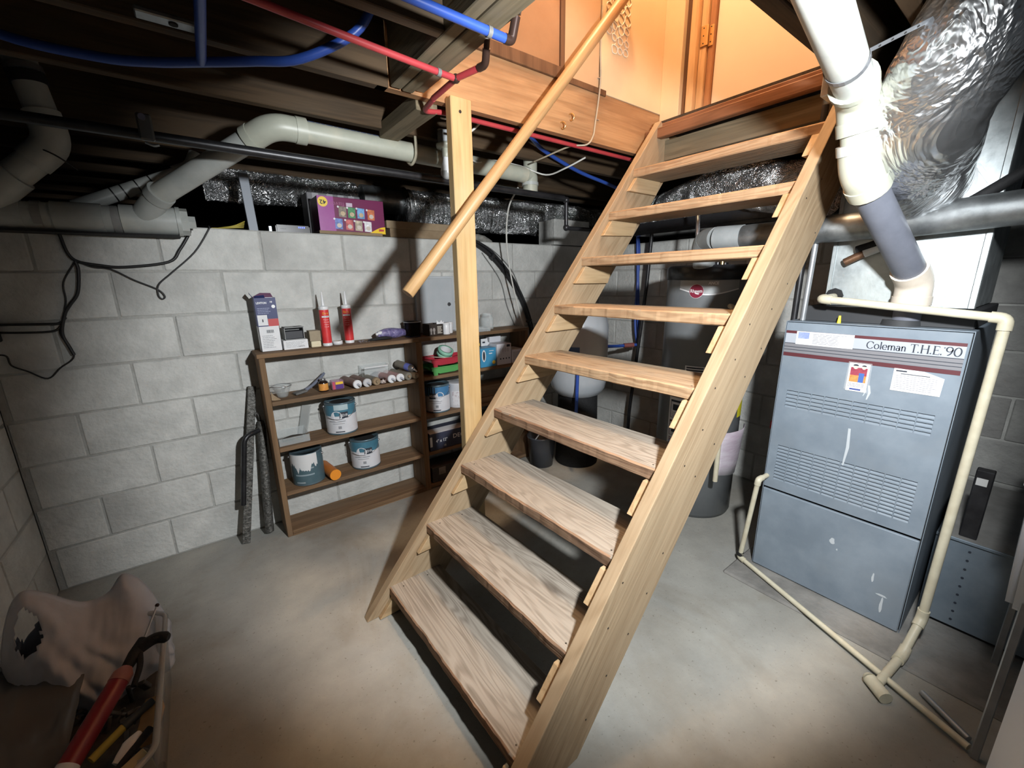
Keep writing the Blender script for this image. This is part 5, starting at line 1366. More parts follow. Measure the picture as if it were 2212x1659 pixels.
runs('supply_riser', 'blue water riser on the heater wall, left of the iron pipe', [(3.50, -.44, 1.80), (3.49, -.47, 1.70), (3.48, -.53, 1.05), (3.48, -.55, .82)], .011, m_blue)
runs('supply_riser', 'second blue water riser twisted beside the first', [(3.52, -.42, 1.80), (3.50, -.49, 1.55), (3.46, -.515, 1.05), (3.46, -.56, .80)], .009, m_blue, smooth=True)
t = runs('tank_branch', 'short blue branch with red clamp reaching toward the iron pipe', [(3.09, -.47, .86), (3.25, -.53, .855), (3.38, -.60, .86)], .012, m_blue)
B().cyl((3.29, -.552, .857), (3.36, -.588, .859), .018, n=12).make('clamp', pm('clay_red', (0.25, 0.08, 0.07), rough=0.5), t)
t = runs('iron_drop', 'black iron pipe running down the wall behind the stairs', [(3.40, -.668, 1.80), (3.40, -.645, 1.30), (3.41, -.545, .30), (3.41, -.54, .02)], .013, m_iron)
B().cyl((3.40, -.668, 1.70), (3.40, -.667, 1.79), .024, n=12).make('cap_joint', m_galvd, t)
t = thing('sump_crock', 'dark plastic bucket on the slab behind the left stringer', 'bucket', (2.60, -.33, 0))
B().lathe([(0, .002), (.085, .002), (.105, .22), (.11, .225), (.11, .235), (.1, .235), (.08, .01), (0, .01)], (2.62, -.36, 0), 28).make('bucket', clear('murky_plastic', (0.10, 0.11, 0.13), 0.2, 0.75), t)
B().tube(spline([(2.525, -.40, .23), (2.56, -.46, .33), (2.64, -.46, .36), (2.70, -.41, .23)], 6), .004, 8).make('handle', m_wplas, t)

# ================================================================== breaker panel, cables on the shelf wall
m_pgrey = pm('panel_grey', (0.40, 0.43, 0.45), (0.46, 0.49, 0.51), scale=5, rough=0.5)
t = thing('breaker_panel', 'flat pale grey electrical panel on the wall behind the post', 'electrical panel', (1.98, -.02, 1.03))
B().box((1.842, -.028, 1.03), (2.122, -.0, 1.392), .003).make('box', m_pgrey, t)
dd = B().box((1.866, -.034, 1.045), (2.104, -.0285, 1.378), .002).make('door', m_pgrey, t)
B().cyl((2.075, -.034, 1.208), (2.075, -.040, 1.208), .013, .011, n=18).make('latch', pm('latch_metal', (0.18, 0.18, 0.19), rough=0.3, metal=0.8), dd)
B().cyl((1.848, -.0285, 1.383), (1.848, -.032, 1.383), .004, n=10).make('screw', m_brass, t)
m_cable = pm('black_cable', (0.014, 0.014, 0.015), rough=0.45)
m_wcable = pm('white_cable', (0.60, 0.60, 0.56), rough=0.4)
m_gcable = pm('grey_cable', (0.16, 0.16, 0.155), rough=0.5)
def cable(name, label, pts, r, mat, per=6):
    t = thing(name, label, 'cable', pts[0]); B().tube(spline(pts, per), r, 8).make('cable', mat, t); return t
t = cable('service_cable', 'thick black cable curving down the wall right of the post', [(2.20, -.015, 1.622), (2.26, -.018, 1.618), (2.33, -.020, 1.595), (2.44, -.022, 1.525), (2.59, -.022, 1.375), (2.71, -.022, 1.20), (2.79, -.022, 1.01), (2.83, -.022, .80)], .0135, m_cable)
for p_ in ((2.443, -.03, 1.522), (2.775, -.03, 1.05)): B().cyl(Vector(p_)-Vector((.012, 0, .012)), Vector(p_)+Vector((.012, 0, .012)), .019, n=10).make('clamp', m_cable, t)
cable('service_cable', 'second thick black cable hugging the first on its upper side', [(2.22, -.012, 1.636), (2.28, -.014, 1.630), (2.36, -.018, 1.605), (2.47, -.02, 1.535), (2.615, -.02, 1.39), (2.735, -.02, 1.205), (2.812, -.02, 1.01), (2.85, -.02, .80)], .010, m_cable)
cable('thin_cable', 'thin grey cable bowed above the black cables on the wall', [(2.22, -.006, 1.645), (2.30, -.006, 1.63), (2.45, -.008, 1.575), (2.62, -.008, 1.44), (2.70, -.008, 1.30)], .0035, m_gcable)
cable('thin_cable', 'thin grey cable sagging beneath the black cables on the wall', [(2.37, -.006, 1.55), (2.52, -.008, 1.36), (2.58, -.008, 1.17), (2.65, -.008, 1.02)], .0035, m_gcable)
cable('hanging_cord', 'white cord hanging from the ceiling pipe in front of the wall', [(2.375, -.42, 1.90), (2.390, -.30, 1.80), (2.43, -.22, 1.61), (2.495, -.18, 1.374), (2.60, -.15, 1.09), (2.66, -.13, .96), (2.67, -.11, .8)], .0055, m_wcable)
# cable bundle at the left of the shelf wall
Y = -.012
cable('wall_cable', 'black cable drooping along the wall below the drain pipe', [(.305, -.03, 1.60), (.309, Y, 1.565), (.317, Y, 1.498), (.340, Y, 1.463), (.405, Y, 1.447), (.485, Y, 1.440), (.640, Y, 1.464), (.69, Y, 1.52), (.735, Y, 1.590), (.742, -.008, 1.615)], .0062, m_cable)
cable('wall_cable', 'thin black cable looping low and climbing to the wall top', [(.34, Y, 1.463), (.383, Y, 1.440), (.439, Y, 1.430), (.506, Y, 1.384), (.579, Y, 1.342), (.600, Y, 1.310), (.588, Y, 1.298), (.578, Y, 1.318), (.587, Y, 1.363), (.641, Y, 1.414), (.743, Y, 1.509), (.813, Y, 1.612), (.818, -.006, 1.632)], .0032, m_cable)
cable('wall_cable', 'black cable falling from the bundle then bending back to the corner', [(.332, Y, 1.460), (.283, Y, 1.378), (.275, Y, 1.302), (.251, Y, 1.227), (.232, Y, 1.166), (.255, Y, 1.072), (.204, Y, 1.024), (.160, Y, .985), (.111, Y, 1.022), (.072, Y, 1.052), (.065, Y, 1.092), (.030, Y, 1.10)], .0032, m_cable)
cable('wall_cable', 'heavier black cable hanging straight from the bundle', [(.335, -.02, 1.462), (.337, -.02, 1.424), (.318, -.02, 1.335), (.285, -.02, 1.285), (.262, -.02, 1.246), (.240, -.02, 1.17), (.25, -.02, 1.11), (.257, -.02, 1.075)], .0062, m_cable)
cable('wall_cable', 'black lead running level to the box in the corner, upper one', [(.062, -.02, 1.217), (.12, -.02, 1.215), (.201, -.02, 1.211), (.240, -.016, 1.212), (.262, -.012, 1.235)], .0052, m_cable)
cable('wall_cable', 'black lead running level to the box in the corner, lower one', [(.062, -.02, 1.187), (.12, -.02, 1.182), (.195, -.02, 1.179), (.228, -.016, 1.186), (.250, -.012, 1.215)], .0045, m_cable)
t = thing('junction_box', 'small black box on the wall in the left corner', 'electrical box', (.035, -.025, 1.15))
B().box((.006, -.05, 1.150), (.068, -.001, 1.243), .004).make('box', m_rubber, t)
B().cyl((.03, -.05, 1.20), (.03, -.053, 1.20), .012, n=12).make('knockout', m_cable, t)

# ================================================================== drains along the wall top and ceiling
m_band = pm('grey_cement_band', (0.24, 0.24, 0.23), (0.30, 0.30, 0.29), scale=20, rough=0.6)
t = thing('main_drain', 'fat white drain pipe lying along the top of the wall at left', 'pipe', (.42, -.07, 1.57))
MZ, MY, MR = 1.634, -.066, .0535
B().tube([(-.02, MY, MZ-.010), (.62, MY, MZ)], MR, 28).make('pipe', m_pvc, t)
for a, b_ in ((.12, .235), (.315, .46)): B().tube([(a, MY, MZ-.004), (b_, MY, MZ-.002)], MR*1.09, 28).make('coupling', m_pvc, t)
for a in (.262, .487): B().tube([(a, MY, MZ-.003), (a+.026, MY, MZ-.003)], MR*1.03, 28).make('strap', m_band, t)
B().tube([(.515, MY, MZ), (.70, MY, MZ+.002)], MR*1.10, 28).make('wye_body', m_pvc, t)
B().tube([(.70, MY, MZ+.002), (.715, MY, MZ+.002)], MR*1.17, 28).make('cleanout_rim', m_pvc, t)
B().tube([(.715, MY, MZ+.002), (.742, MY, MZ+.002)], MR*1.08, 8, smooth=False).make('cleanout_plug', m_pvc, t)
B().tube([(.742, MY, MZ+.002), (.768, MY, MZ+.002)], .026, 4, smooth=False).make('plug_nut', m_pvc, t)
B().tube([(.58, MY-.005, MZ), (.645, -.13, 1.715), (.665, -.155, 1.735)], .047, 24).make('wye_branch', m_pvc, t)
B().tube([(.648, -.134, 1.719), (.668, -.158, 1.738)], .052, 24).make('branch_rim', m_pvc, t)
B().box((.0, -.11, 1.568), (.70, .0, 1.576)).make('dark_strip', m_rubber, t)  # thin black strip along the underside of the pipe
t = thing('branch_drain', 'white drain pipe climbing to an elbow and running beneath the joists', 'pipe', (1.1, -.5, 1.9))
g0, g1, g2 = Vector((.655, -.145, 1.728)), Vector((1.065, -.505, 1.972)), Vector((2.40, -.505, 1.952))
RD = .0425
B().tube([g0, g0.lerp(g1, .92)], RD, 28).make('pipe', m_pvc, t)
B().tube(arc_path([g1.lerp(g0, .20), g1, g1.lerp(g2, .085)], .075, 7), RD*1.13, 28).make('elbow', m_pvcy, t)
B().tube([g1.lerp(g2, .062), g1.lerp(g2, .092)], RD*1.20, 28).make('elbow_rim', m_pvcy, t)
B().tube([g1.lerp(g0, .15), g1.lerp(g0, .20)], RD*1.20, 28).make('elbow_rim', m_pvcy, t)
B().tube([g1.lerp(g2, .07), g2], RD, 28).make('pipe', m_pvcy, t)
# printed line along the pipe
d_ = (g2-g1).normalized(); upv = Vector((0, -.55, .84)).normalized()
b = B(); rr = random.Random(77); s0 = .13
while s0 < .50:
    l = rr.uniform(.008, .03); p_ = g1 + d_*s0
    for k in range(1):
        nrm = upv; sd_ = d_.cross(nrm).normalized()
        b.add([p_+nrm*(RD+.0006)+sd_*-.005, p_+nrm*(RD+.0006)+d_*l+sd_*-.005, p_+nrm*(RD+.0006)+d_*l+sd_*.005, p_+nrm*(RD+.0006)+sd_*.005], [(0, 1, 2, 3)])
    s0 += l + .006
b.make('print', pm('pipe_ink', (0.10, 0.14, 0.26), rough=0.5), t)['kind'] = 'stuff'
B().tube(arc_path([g2.lerp(g1, .03), g2, (2.40, -.505, 1.86)], .03), RD*1.05, 24).make('drop', m_pvcy, t)
B().tube([(2.40, -.505, 1.905), (2.40, -.505, 1.855)], RD*.95, 24).make('tail', m_pvc, t)
B().tube([(2.40, -.505, 1.952), (2.40, -.505, 2.06)], RD*.95, 24).make('vent', m_pvcy, t)
B().tube([(2.40, -.505, 1.915), (2.40, -.505, 1.898)], RD*1.15, 24).make('rim', m_pvc, t)
t = thing('pipe_hook', 'cream plastic strap holding the drain pipe to a joist', 'strap', (1.655, -.5, 2.02))
B().tube(spline([(1.655, -.56, 2.03), (1.655, -.562, 1.98), (1.655, -.553, 1.935), (1.655, -.505, 1.912), (1.655, -.458, 1.935), (1.655, -.452, 1.975)], 6), .007, 8).make('strap', m_cream, t)
# tall stack in the left corner
t = thing('soil_stack', 'big white soil stack with elbows hanging in the dark left corner', 'pipe', (.3, -.12, 1.7))
k0, k1, k2, k3 = Vector((.332, -.125, 2.24)), Vector((.378, -.125, 1.885)), Vector((.205, -.115, 1.715)), Vector((.10, -.075, 1.632))
B().tube([k0, k0.lerp(k1, .83)], .046, 24).make('pipe', m_pvc, t)
B().tube(arc_path([k1.lerp(k0, .30), k1, k1.lerp(k2, .42)], .07, 6), .053, 24).make('elbow', m_pvc, t)
B().tube([k1.lerp(k2, .3), k2.lerp(k3, .9)], .048, 24).make('pipe', m_pvc, t)
B().tube([k2.lerp(k1, .28), k2.lerp(k3, .5)], .056, 24).make('coupling', m_pvc, t)
B().tube([k0.lerp(k1, .36), k0.lerp(k1, .46)], .052, 24).make('rubber_sleeve', m_rubber, t)
B().tube([k0.lerp(k1, .30), k0.lerp(k1, .35)], .053, 24).make('clamp_band', m_tin, t)
B().tube(spline([k1+Vector((-.06, -.03, -.02)), k1+Vector((0, -.058, -.05)), k1+Vector((.05, -.03, -.09))], 5), .003, 6).make('tie_wire', m_cable, t)
t = thing('far_drain', 'thin white drain rising behind the main pipe into the crawlspace', 'pipe', (.6, .12, 1.75))
B().tube([(.36, .10, 1.69), (.76, .12, 1.885)], .030, 20).make('pipe', m_pvc, t)
B().tube(arc_path([(.73, .118, 1.872), (.80, .12, 1.905), (.83, .13, 1.97)], .03), .036, 20).make('elbow', m_pvc, t)
for k in (.33, .42, .55, .68): B().tube([Vector((.36, .10, 1.69)).lerp(Vector((.76, .12, 1.885)), k), Vector((.36, .10, 1.69)).lerp(Vector((.76, .12, 1.885)), k+.012)], .0315, 16).make('tie_wire', m_cable, t)
# black gas line with its clamp
t = thing('gas_line', 'long black iron gas line slung beneath the joists', 'pipe', (1.5, -.62, 1.84))
B().tube([(-.1, -.60, 1.848), (2.585, -.60, 1.832), ], .0165, 14).make('pipe', m_iron, t)
B().tube(arc_path([(2.57, -.60, 1.832), (2.605, -.60, 1.828), (2.608, -.60, 1.665), (2.95, -.60, 1.668)], .02), .0125, 12).make('drop', m_iron, t)
for p_ in ((2.605, -.60, 1.825), (2.608, -.60, 1.668)): B().ball(p_, .020, 12).make('elbow', m_iron, t)
t = thing('pipe_clamp', 'grey galvanised clamp gripping the black gas line', 'clamp', (.672, -.62, 1.86))
B().box((.648, -.632, 1.822), (.688, -.612, 1.902), .005).make('plate', pm('clamp_grey', (0.10, 0.105, 0.105), rough=0.5, metal=0.3), t)
B().cyl((.664, -.632, 1.888), (.664, -.640, 1.888), .010, n=12).make('bolt', m_tin, t)
B().tube(spline([(.66, -.63, 1.815), (.68, -.63, 1.808), (.695, -.63, 1.812)], 3), .004, 8).make('tail', m_galvd, t)
# PEX lines
t = thing('blue_line', 'bright blue water pipe crossing under the stair header', 'pipe', (1.2, -1.51, 1.985))
B().tube([(.70, -1.505, 2.005), (1.20, -1.509, 1.992), (1.487, -1.513, 1.985)], .0115, 14).make('pipe', m_blue, t)
B().tube(arc_path([(1.480, -1.513, 1.985), (1.502, -1.514, 1.984), (1.506, -1.53, 2.035)], .015), .0125, 12).make('elbow', m_fitd, t)
B().tube([(1.506, -1.532, 2.04), (1.508, -1.545, 2.075)], .012, 12).make('valve', m_hdark, t)
B().tube([(1.509, -1.548, 2.078), (1.512, -1.57, 2.13)], .0145, 12).make('white_sleeve', m_wplas, t)
B().tube([(1.424, -1.5118, 1.9862), (1.436, -1.5122, 1.9858)], .0135, 12).make('clip', m_gcable, t)
t = thing('red_line', 'red hot water pipe with a tee under the stair header', 'pipe', (1.2, -1.26, 1.985))
B().tube([(.60, -1.33, 1.995), (1.20, -1.268, 1.987), (1.478, -1.240, 1.985)], .0095, 12).make('pipe', m_red, t)
B().tube([(1.488, -1.252, 1.985), (1.512, -1.345, 1.986)], .0095, 12).make('branch', m_red, t)
B().tube([(1.487, -1.228, 1.985), (1.495, -1.065, 1.987)], .0095, 12).make('branch', m_red, t)
B().ball((1.486, -1.24, 1.985), .014, 12).make('tee', m_fitd, t)
B().tube(arc_path([(1.510, -1.338, 1.986), (1.516, -1.365, 1.986), (1.503, -1.392, 2.015)], .012), .0115, 12).make('elbow', m_fitd, t)
B().tube([(1.504, -1.390, 2.013), (1.498, -1.405, 2.035)], .009, 12).make('nipple', m_fitd, t)
B().tube([(1.498, -1.405, 2.035), (1.490, -1.42, 2.058)], .0145, 12).make('white_sleeve', m_wplas, t)
B().tube([(1.415, -1.2465, 1.985), (1.427, -1.2452, 1.985)], .0115, 12).make('clip', m_gcable, t)
runs('red_line', 'red water pipe running along under the varnished band board', [(1.497, -1.06, 1.987), (1.52, -.93, 1.99), (1.60, -.925, 2.004), (3.1, -.925, 2.004)], .0095, m_red)
runs('blue_line', 'blue water pipe sagging from the joists behind the handrail', [(2.05, -.86, 2.06), (2.25, -.72, 2.06), (2.40, -.64, 2.05), (2.70, -.60, 1.998), (2.95, -.60, 1.962), (3.15, -.58, 1.94)], .0105, m_blue, smooth=True)
runs('blue_line', 'dim blue water pipe in the dark upper left corner', [(.20, -.60, 2.12), (.40, -.72, 2.01), (.60, -.815, 1.972), (.72, -.875, 1.968), (.828, -.945, 1.970), (.95, -1.02, 1.976), (1.06, -1.09, 1.985), (1.20, -1.16, 2.06), (1.26, -1.2, 2.15)], .0125, m_blue, smooth=True)
runs('blue_line', 'short dim blue pipe joining the corner line from above', [(.822, -1.35, 1.99), (.825, -1.14, 1.975), (.829, -.95, 1.970)], .0125, m_blue)
t = thing('joist_plate', 'galvanised joist plate with a bolt hole in the dark upper left', 'plate', (.77, -1.05, 2.0))
B().box((.700, -1.062, 2.005), (.832, -1.020, 2.018), .003).make('plate', m_galvd, t)
B().cyl((.775, -1.043, 2.005), (.775, -1.043, 2.002), .010, n=14).make('hole', m_black, t)
# ceiling bulb by the post
t = thing('ceiling_bulb', 'unlit frosted bulb in a white lampholder left of the post', 'light bulb', (1.79, -.62, 1.84))
BX, BY = 1.782, -.62
B().lathe([(.038, 1.995), (.040, 1.998), (.040, 2.045), (0, 2.046)], (BX, BY, 0), 8, smooth=False).make('box', m_galvd, t)
B().lathe([(.018, 1.972), (.044, 1.976), (.046, 1.984), (.046, 1.992), (.038, 1.996), (0, 1.997)], (BX, BY, 0), 28).make('holder_plate', m_pvcy, t)
B().lathe([(.017, 1.935), (.019, 1.938), (.021, 1.972), (.018, 1.974)], (BX, BY, 0), 22).make('socket', m_pvcy, t)
B().lathe([(.016, 1.925), (.0165, 1.937), (.014, 1.938)], (BX, BY, 0), 20).make('collar', m_wplas, t)
B().lathe([(.0305, 1.872), (.027, 1.890), (.019, 1.915), (.016, 1.928)], (BX, BY, 0), 28).make('bulb_body', m_wplas, t)
B().lathe([(0, 1.838), (.012, 1.840), (.022, 1.846), (.029, 1.858), (.0305, 1.872)], (BX, BY, 0), 28).make('globe', pm('frosted_dome', (0.42, 0.44, 0.44), rough=0.2), t)
cable('lamp_wire', 'pale lamp cable stapled along the joists behind the post', [(1.80, -.60, 2.05), (1.84, -.62, 2.10), (1.72, -.70, 2.07)], .004, m_wcable)
cable('ceiling_wire', 'white cable draped across the drain pipe behind the handrail', [(1.86, -.64, 1.985), (1.98, -.57, 1.955), (2.15, -.50, 2.00), (2.32, -.52, 1.99), (2.44, -.60, 1.945), (2.46, -.74, 1.955), (2.50, -.85, 1.99)], .0045, m_wcable)
cable('ceiling_wire', 'pale cable ending just behind the handrail under the joists', [(1.86, -.82, 2.05), (1.80, -.80, 2.00), (1.74, -.74, 2.01)], .005, m_wcable)
t = cable('panel_wire', 'cream cable stapled down the stairwell panel and tucked under', [(2.452, -.979, 2.60), (2.449, -.979, 2.43), (2.452, -.981, 2.28), (2.428, -.977, 2.10), (2.415, -.977, 2.045), (2.385, -.965, 2.006), (2.33, -.90, 2.004), (2.30, -.74, 1.985), (2.30, -.66, 1.982)], .0042, pm('cream_cable', (0.42, 0.36, 0.26), rough=0.5))
for z in (2.30, 2.12): B().box((2.437, -.984, z), (2.451, -.974, z+.004)).make('staple', m_tin, t)
# lace hanging on the stairwell panel
t = thing('lace_hanging', 'small white lacy cut-out decoration pinned on the stairwell panel', 'decoration', (2.58, -.98, 2.45))
m_lace = pm('lace_plastic', (0.80, 0.74, 0.62), rough=0.3)
rr = random.Random(5)
for i in range(4):
    for j in range(7):
        cx, cz = 2.505+.045*i+rr.uniform(-.004, .004), 2.455+.045*j+rr.uniform(-.004, .004)+.02*(i == 0)
        if i == 0 and j == 0: continue
        rx = rr.uniform(.015, .022)
        pts = [(cx+rx*math.cos(R(a))*(1+.12*math.sin(R(3*a+40*i))), -.977, cz+rx*math.sin(R(a))*(1+.15*math.cos(R(2*a+30*j)))) for a in range(0, 361, 20)]
        B().tube(pts, .0024, 6, caps=False).make('loop', m_lace, t)
        if j < 6: B().tube([(cx, -.977, cz+rx*.9), (cx+.004, -.977, cz+.045-rx*.9)], .0022, 6).make('link', m_lace, t)
        if i < 3: B().tube([(cx+rx*.9, -.977, cz), (cx+.045-rx*.9, -.977, cz+.003)], .0022, 6).make('link', m_lace, t)
for k, (x, z) in enumerate(((2.255, 2.10), (2.20, 2.055), )):
    t = thing('cup_hook', ('upper', 'lower')[k] + ' small brass hook screwed in the band board by the handrail', 'hook', (x, -.98, z))
    B().tube(spline([(x, -.971, z+.012), (x, -.99, z+.010), (x+.004, -1.0, z-.004), (x+.002, -.992, z-.018), (x, -.982, z-.014)], 4), .0032, 8).make('hook', m_brass, t)
t = thing('wall_outlet_box', 'small galvanised junction box at the right stair head', 'electrical box', (2.50, -2.0, 1.93))
B().box((2.455, -1.985, 1.925), (2.535, -1.935, 2.0), .003).make('box', m_galv, t)
B().cyl((2.4545, -1.96, 1.985), (2.4525, -1.96, 1.985), .004, n=10).make('knockout', m_black, t)
t = thing('rail_bracket', 'dark round knob fixed by the upper handrail on the panel', 'knob', (2.50, -.98, 2.56))
B().tube([(2.50, -.976, 2.585), (2.50, -1.0, 2.585), (2.50, -1.012, 2.585)], [.016, .018, .010], 14).make('knob', m_fitd, t)

# ================================================================== ducts in the crawlspace
t = thing('crawl_flex', 'silver ribbed flex duct running through the crawlspace behind the post', 'duct', (2.6, .38, 1.75))
flex([(1.98, .40, 1.850), (2.15, .39, 1.852), (2.6, .38, 1.860), (3.0, .37, 1.866), (3.55, .34, 1.870), (4.0, .30, 1.872)], .133, .035, .035, 40, 30, True, 8, .05).make('jacket', m_foil2, t)
B().tube([(1.965, .40, 1.865), (1.985, .40, 1.865)], [.12, .135], 32).make('collar', m_foil, t)
t = thing('crawl_pipe', 'dull metal duct collar in the crawlspace above the snack box', 'duct', (1.85, .42, 1.85))
B().tube([(1.70, .42, 1.905), (1.83, .42, 1.905)], .085, 32).make('pipe', m_galvd, t)
B().tube([(1.775, .42, 1.905), (1.785, .42, 1.905)], .0875, 32).make('bead', m_galvd, t)
B().tube([(1.83, .42, 1.905), (1.99, .42, 1.90)], .083, 32).make('sleeve', m_galvd, t)
t = thing('crawl_flex', 'crumpled dark foil duct deeper in the crawlspace at left', 'duct', (1.2, .5, 1.9))
flex([(.85, .52, 1.918), (1.1, .50, 1.916), (1.4, .49, 1.914), (1.68, .46, 1.910)], .090, .03, .03, 32, 26, True, 21, .09).make('jacket', m_foil2, t)
t = thing('branch_flex', 'silver flex duct hanging across beneath the upper treads', 'duct', (3.5, -1.0, 1.8))
flex([(3.62, -.35, 1.84), (3.56, -.62, 1.82), (3.45, -.95, 1.86), (3.32, -1.25, 1.88), (3.2, -1.55, 1.80), (3.12, -1.80, 1.74)], .125, .03, .012, 40, 20, True, 33, .05).make('jacket', m_foil2, t)
B().tube([(3.535, -.70, 1.828), (3.53, -.712, 1.83)], .130, 32).make('tie_band', m_cable, t)
t = thing('trunk_duct', 'black wrapped trunk duct low under the upper treads', 'duct', (3.4, -1.2, 1.62))
B().box((3.30, -1.92, 1.655), (3.70, -.55, 1.735), .02, seg=2).make('duct', pm('black_wrap', (0.02, 0.02, 0.022), rough=0.22, bump=0.5, bscale=14), t)

# ================================================================== things on the wall top
t = thing('snack_box', 'upside-down purple snack carton on the wall top', 'box', (1.50, .09, WT))
ax0, ax1, ay, az0, az1 = 1.322, 1.690, .006, WT+.012, WT+.196
w = B().box((ax0, ay, az0), (ax1, .185, az1), .002).make('carton', pm('snack_purple', (0.15, 0.018, 0.075), (0.19, 0.025, 0.095), scale=3, rough=0.3, spec=0.55), t)
B().box((ax0-.006, ay-.004, WT), (ax1-.02, .19, az0+.004), .001).make('tray', m_card, t)
Mf = fy(ax0, ay-.0008, az0)
W2, H2 = ax1-ax0, az1-az0
B().box((0, 0, 0), (.085, H2, .0004), 0, Mf).make('violet_panel', pm('snack_violet', (0.34, 0.075, 0.30), (0.40, 0.12, 0.36), scale=6, rough=0.3), w)
yl = B().prism(ell(.028, H2-.030, .026, .026, 0, 350, 26), 'z', .0005, .0010, Mf).make('count_seal', pm('seal_yellow', (0.88, 0.62, 0.06), rough=0.4), w)
Mi = Mf @ Matrix.Translation((.046, H2-.022, .0012)) @ Matrix.Rotation(math.pi, 4, 'Z')
B().text('42', .030, Mi, .034, bold=.0006).make('lettering', m_ink, yl)
Mi = Mf @ Matrix.Translation((.142, H2-.026, .0008)) @ Matrix.Rotation(math.pi, 4, 'Z')
B().text('flavor', .034, Mi, .080).make('lettering', pm('mauve_ink', (0.34, 0.10, 0.22), rough=0.4), w)
B().box((.152, H2-.046, .0004), (.186, H2-.026, .0009), 0, Mf).make('mix_tag', pm('pale_violet', (0.62, 0.50, 0.62), rough=0.4), w)
pc = [((.16, .13, .10), .128, .110), ((.03, .17, .06), .178, .108), ((.10, .25, .45), .230, .108), ((.42, .11, .035), .288, .104), ((.08, .13, .34), .102, .045), ((.35, .06, .06), .160, .042), ((.35, .30, .22), .212, .040), ((.52, .50, .55), .265, .038)]
for k, (cc, u, v_) in enumerate(pc):
    pb_ = B().prism([(u-.021, v_-.028), (u+.020, v_-.030), (u+.022, v_+.026), (u-.019, v_+.028)], 'z', .0005, .0010, Mf).make('snack_picture', pm('snack_%d' % k, cc, tuple(min(1, x*1.9+.05) for x in cc), scale=45, rough=0.4), w)
    B().prism(ell(u+.002, v_-.010, .013, .012, 0, 345, 14), 'z', .0011, .0014, Mf).make('chips_picture', pm('chip_tan', (0.50, 0.36, 0.20), (0.62, 0.50, 0.34), scale=60, rough=0.5) if k in (0, 1, 2) else pm('chip_pale', (0.62, 0.55, 0.48), rough=0.5), pb_)
    B().prism(ell(u-.022, v_+.024, .0055, .0055, 0, 345, 12), 'z', .0011, .0014, Mf).make('dot', m_wplas, pb_)
vv = [(W2-.105, 0.0)] + [(W2-.105+.105*s, .040*math.sin(s*math.pi/2)**1.3) for s in (.15, .3, .45, .6, .75, .9, 1.0)] + [(W2, 0.0)]
yw = bake_normals(B().prism(vv, 'z', .0005, .0010, Mf).make('yellow_swoosh', pm('swoosh_yellow', (0.92, 0.60, 0.03), rough=0.35), w))
B().prism([(W2-.040, .014), (W2-.010, .016), (W2-.008, .026), (W2-.038, .028)], 'z', .0011, .0014, Mf).make('small_logo', m_redp, yw)
t = thing('battery_unit', 'grey striped unit standing behind the snack carton', 'box', (1.46, .26, WT))
B().box((1.315, .20, WT), (1.62, .34, WT+.245), .004).make('case', pm('mid_grey', (0.17, 0.17, 0.18), rough=0.5), t)
for x in (1.345, 1.425, 1.488, 1.55): B().box((x, .1985, WT+.175), (x+.035, .1998, WT+.242)).make('stripe', pm('light_grey', (0.34, 0.34, 0.36), rough=0.5), t)
t = thing('cardboard_tray', 'long shallow cardboard box on the wall top beside the post', 'box', (1.95, .09, WT))
w = B().box((1.722, .012, WT), (2.19, .185, WT+.062), .002).make('base', m_card, t)
B().box((1.700, .004, WT+.050), (2.20, .195, WT+.094), .002).make('lid', pm('brown_card_lid', (0.27, 0.20, 0.12), (0.35, 0.26, 0.165), scale=12, rough=0.85), t)
t = thing('metal_stud', 'grey metal strip standing upright on the wall top', 'strip', (1.03, .25, WT))
B().box((-.022, -.012, 0), (.022, .012, .30), .002, Matrix.Translation((1.022, .17, WT)) @ Euler((0, R(-2), 0)).to_matrix().to_4x4()).make('strip', pm('blue_grey_strip', (0.20, 0.22, 0.25), rough=0.5, metal=0.2), t)
t = thing('modem', 'black modem with tiny blue lights on the wall top', 'modem', (1.19, .13, WT))
w = B().box((1.115, .075, WT), (1.285, .19, WT+.042), .006, seg=2).make('case', pm('modem_black', (0.012, 0.012, 0.015), rough=0.3), t)
for k in range(4): B().box((1.226+.009*k, .0735, WT+.028), (1.231+.009*k, .0752, WT+.035)).make('led', pm('blue_led', (0.1, 0.15, 1.0), emis=(0.12, 0.18, 1.0, 2.2)), w)
B().text('ARRIS', .010, fy(1.135, .0745, WT+.018), .03).make('lettering', m_greyink, w)
t = thing('adapter', 'small grey power adapter beside the black modem', 'adapter', (1.09, .1, WT))
B().box((1.083, .09, WT), (1.099, .12, WT+.034), .002).make('case', m_conduit, t)
for k in range(5):
    t = thing('yellow_strand', 'frayed yellow wire strand lying on the wall top', 'wire', (.86, .05, WT), 'yellow strands by the drain cleanout')
    B().tube(spline([(.83, .06+.01*k, WT+.004), (.88, .05+.012*k, WT+.006+.002*k), (.93, .045+.014*k, WT+.010+.004*k), (.965+.004*k, .04+.02*k, WT+.012+.010*k)], 4), .0022, 6).make('strand', pm('yellow_wire', (0.45, 0.36, 0.06), rough=0.5), t)
t = thing('insulation_tuft', 'crumpled grey plastic scrap on the wall top right of the post', 'scrap', (2.42, .1, WT))
lumpy([(2.30, .10, WT+.02), (2.38, .10, WT+.032), (2.46, .10, WT+.026), (2.53, .10, WT+.012)], [.012, .028, .026, .006], 14, 6, .4, 30, 6).make('scrap', pm('dusty_plastic', (0.20, 0.20, 0.18), (0.32, 0.31, 0.28), scale=30, rough=0.5), t)

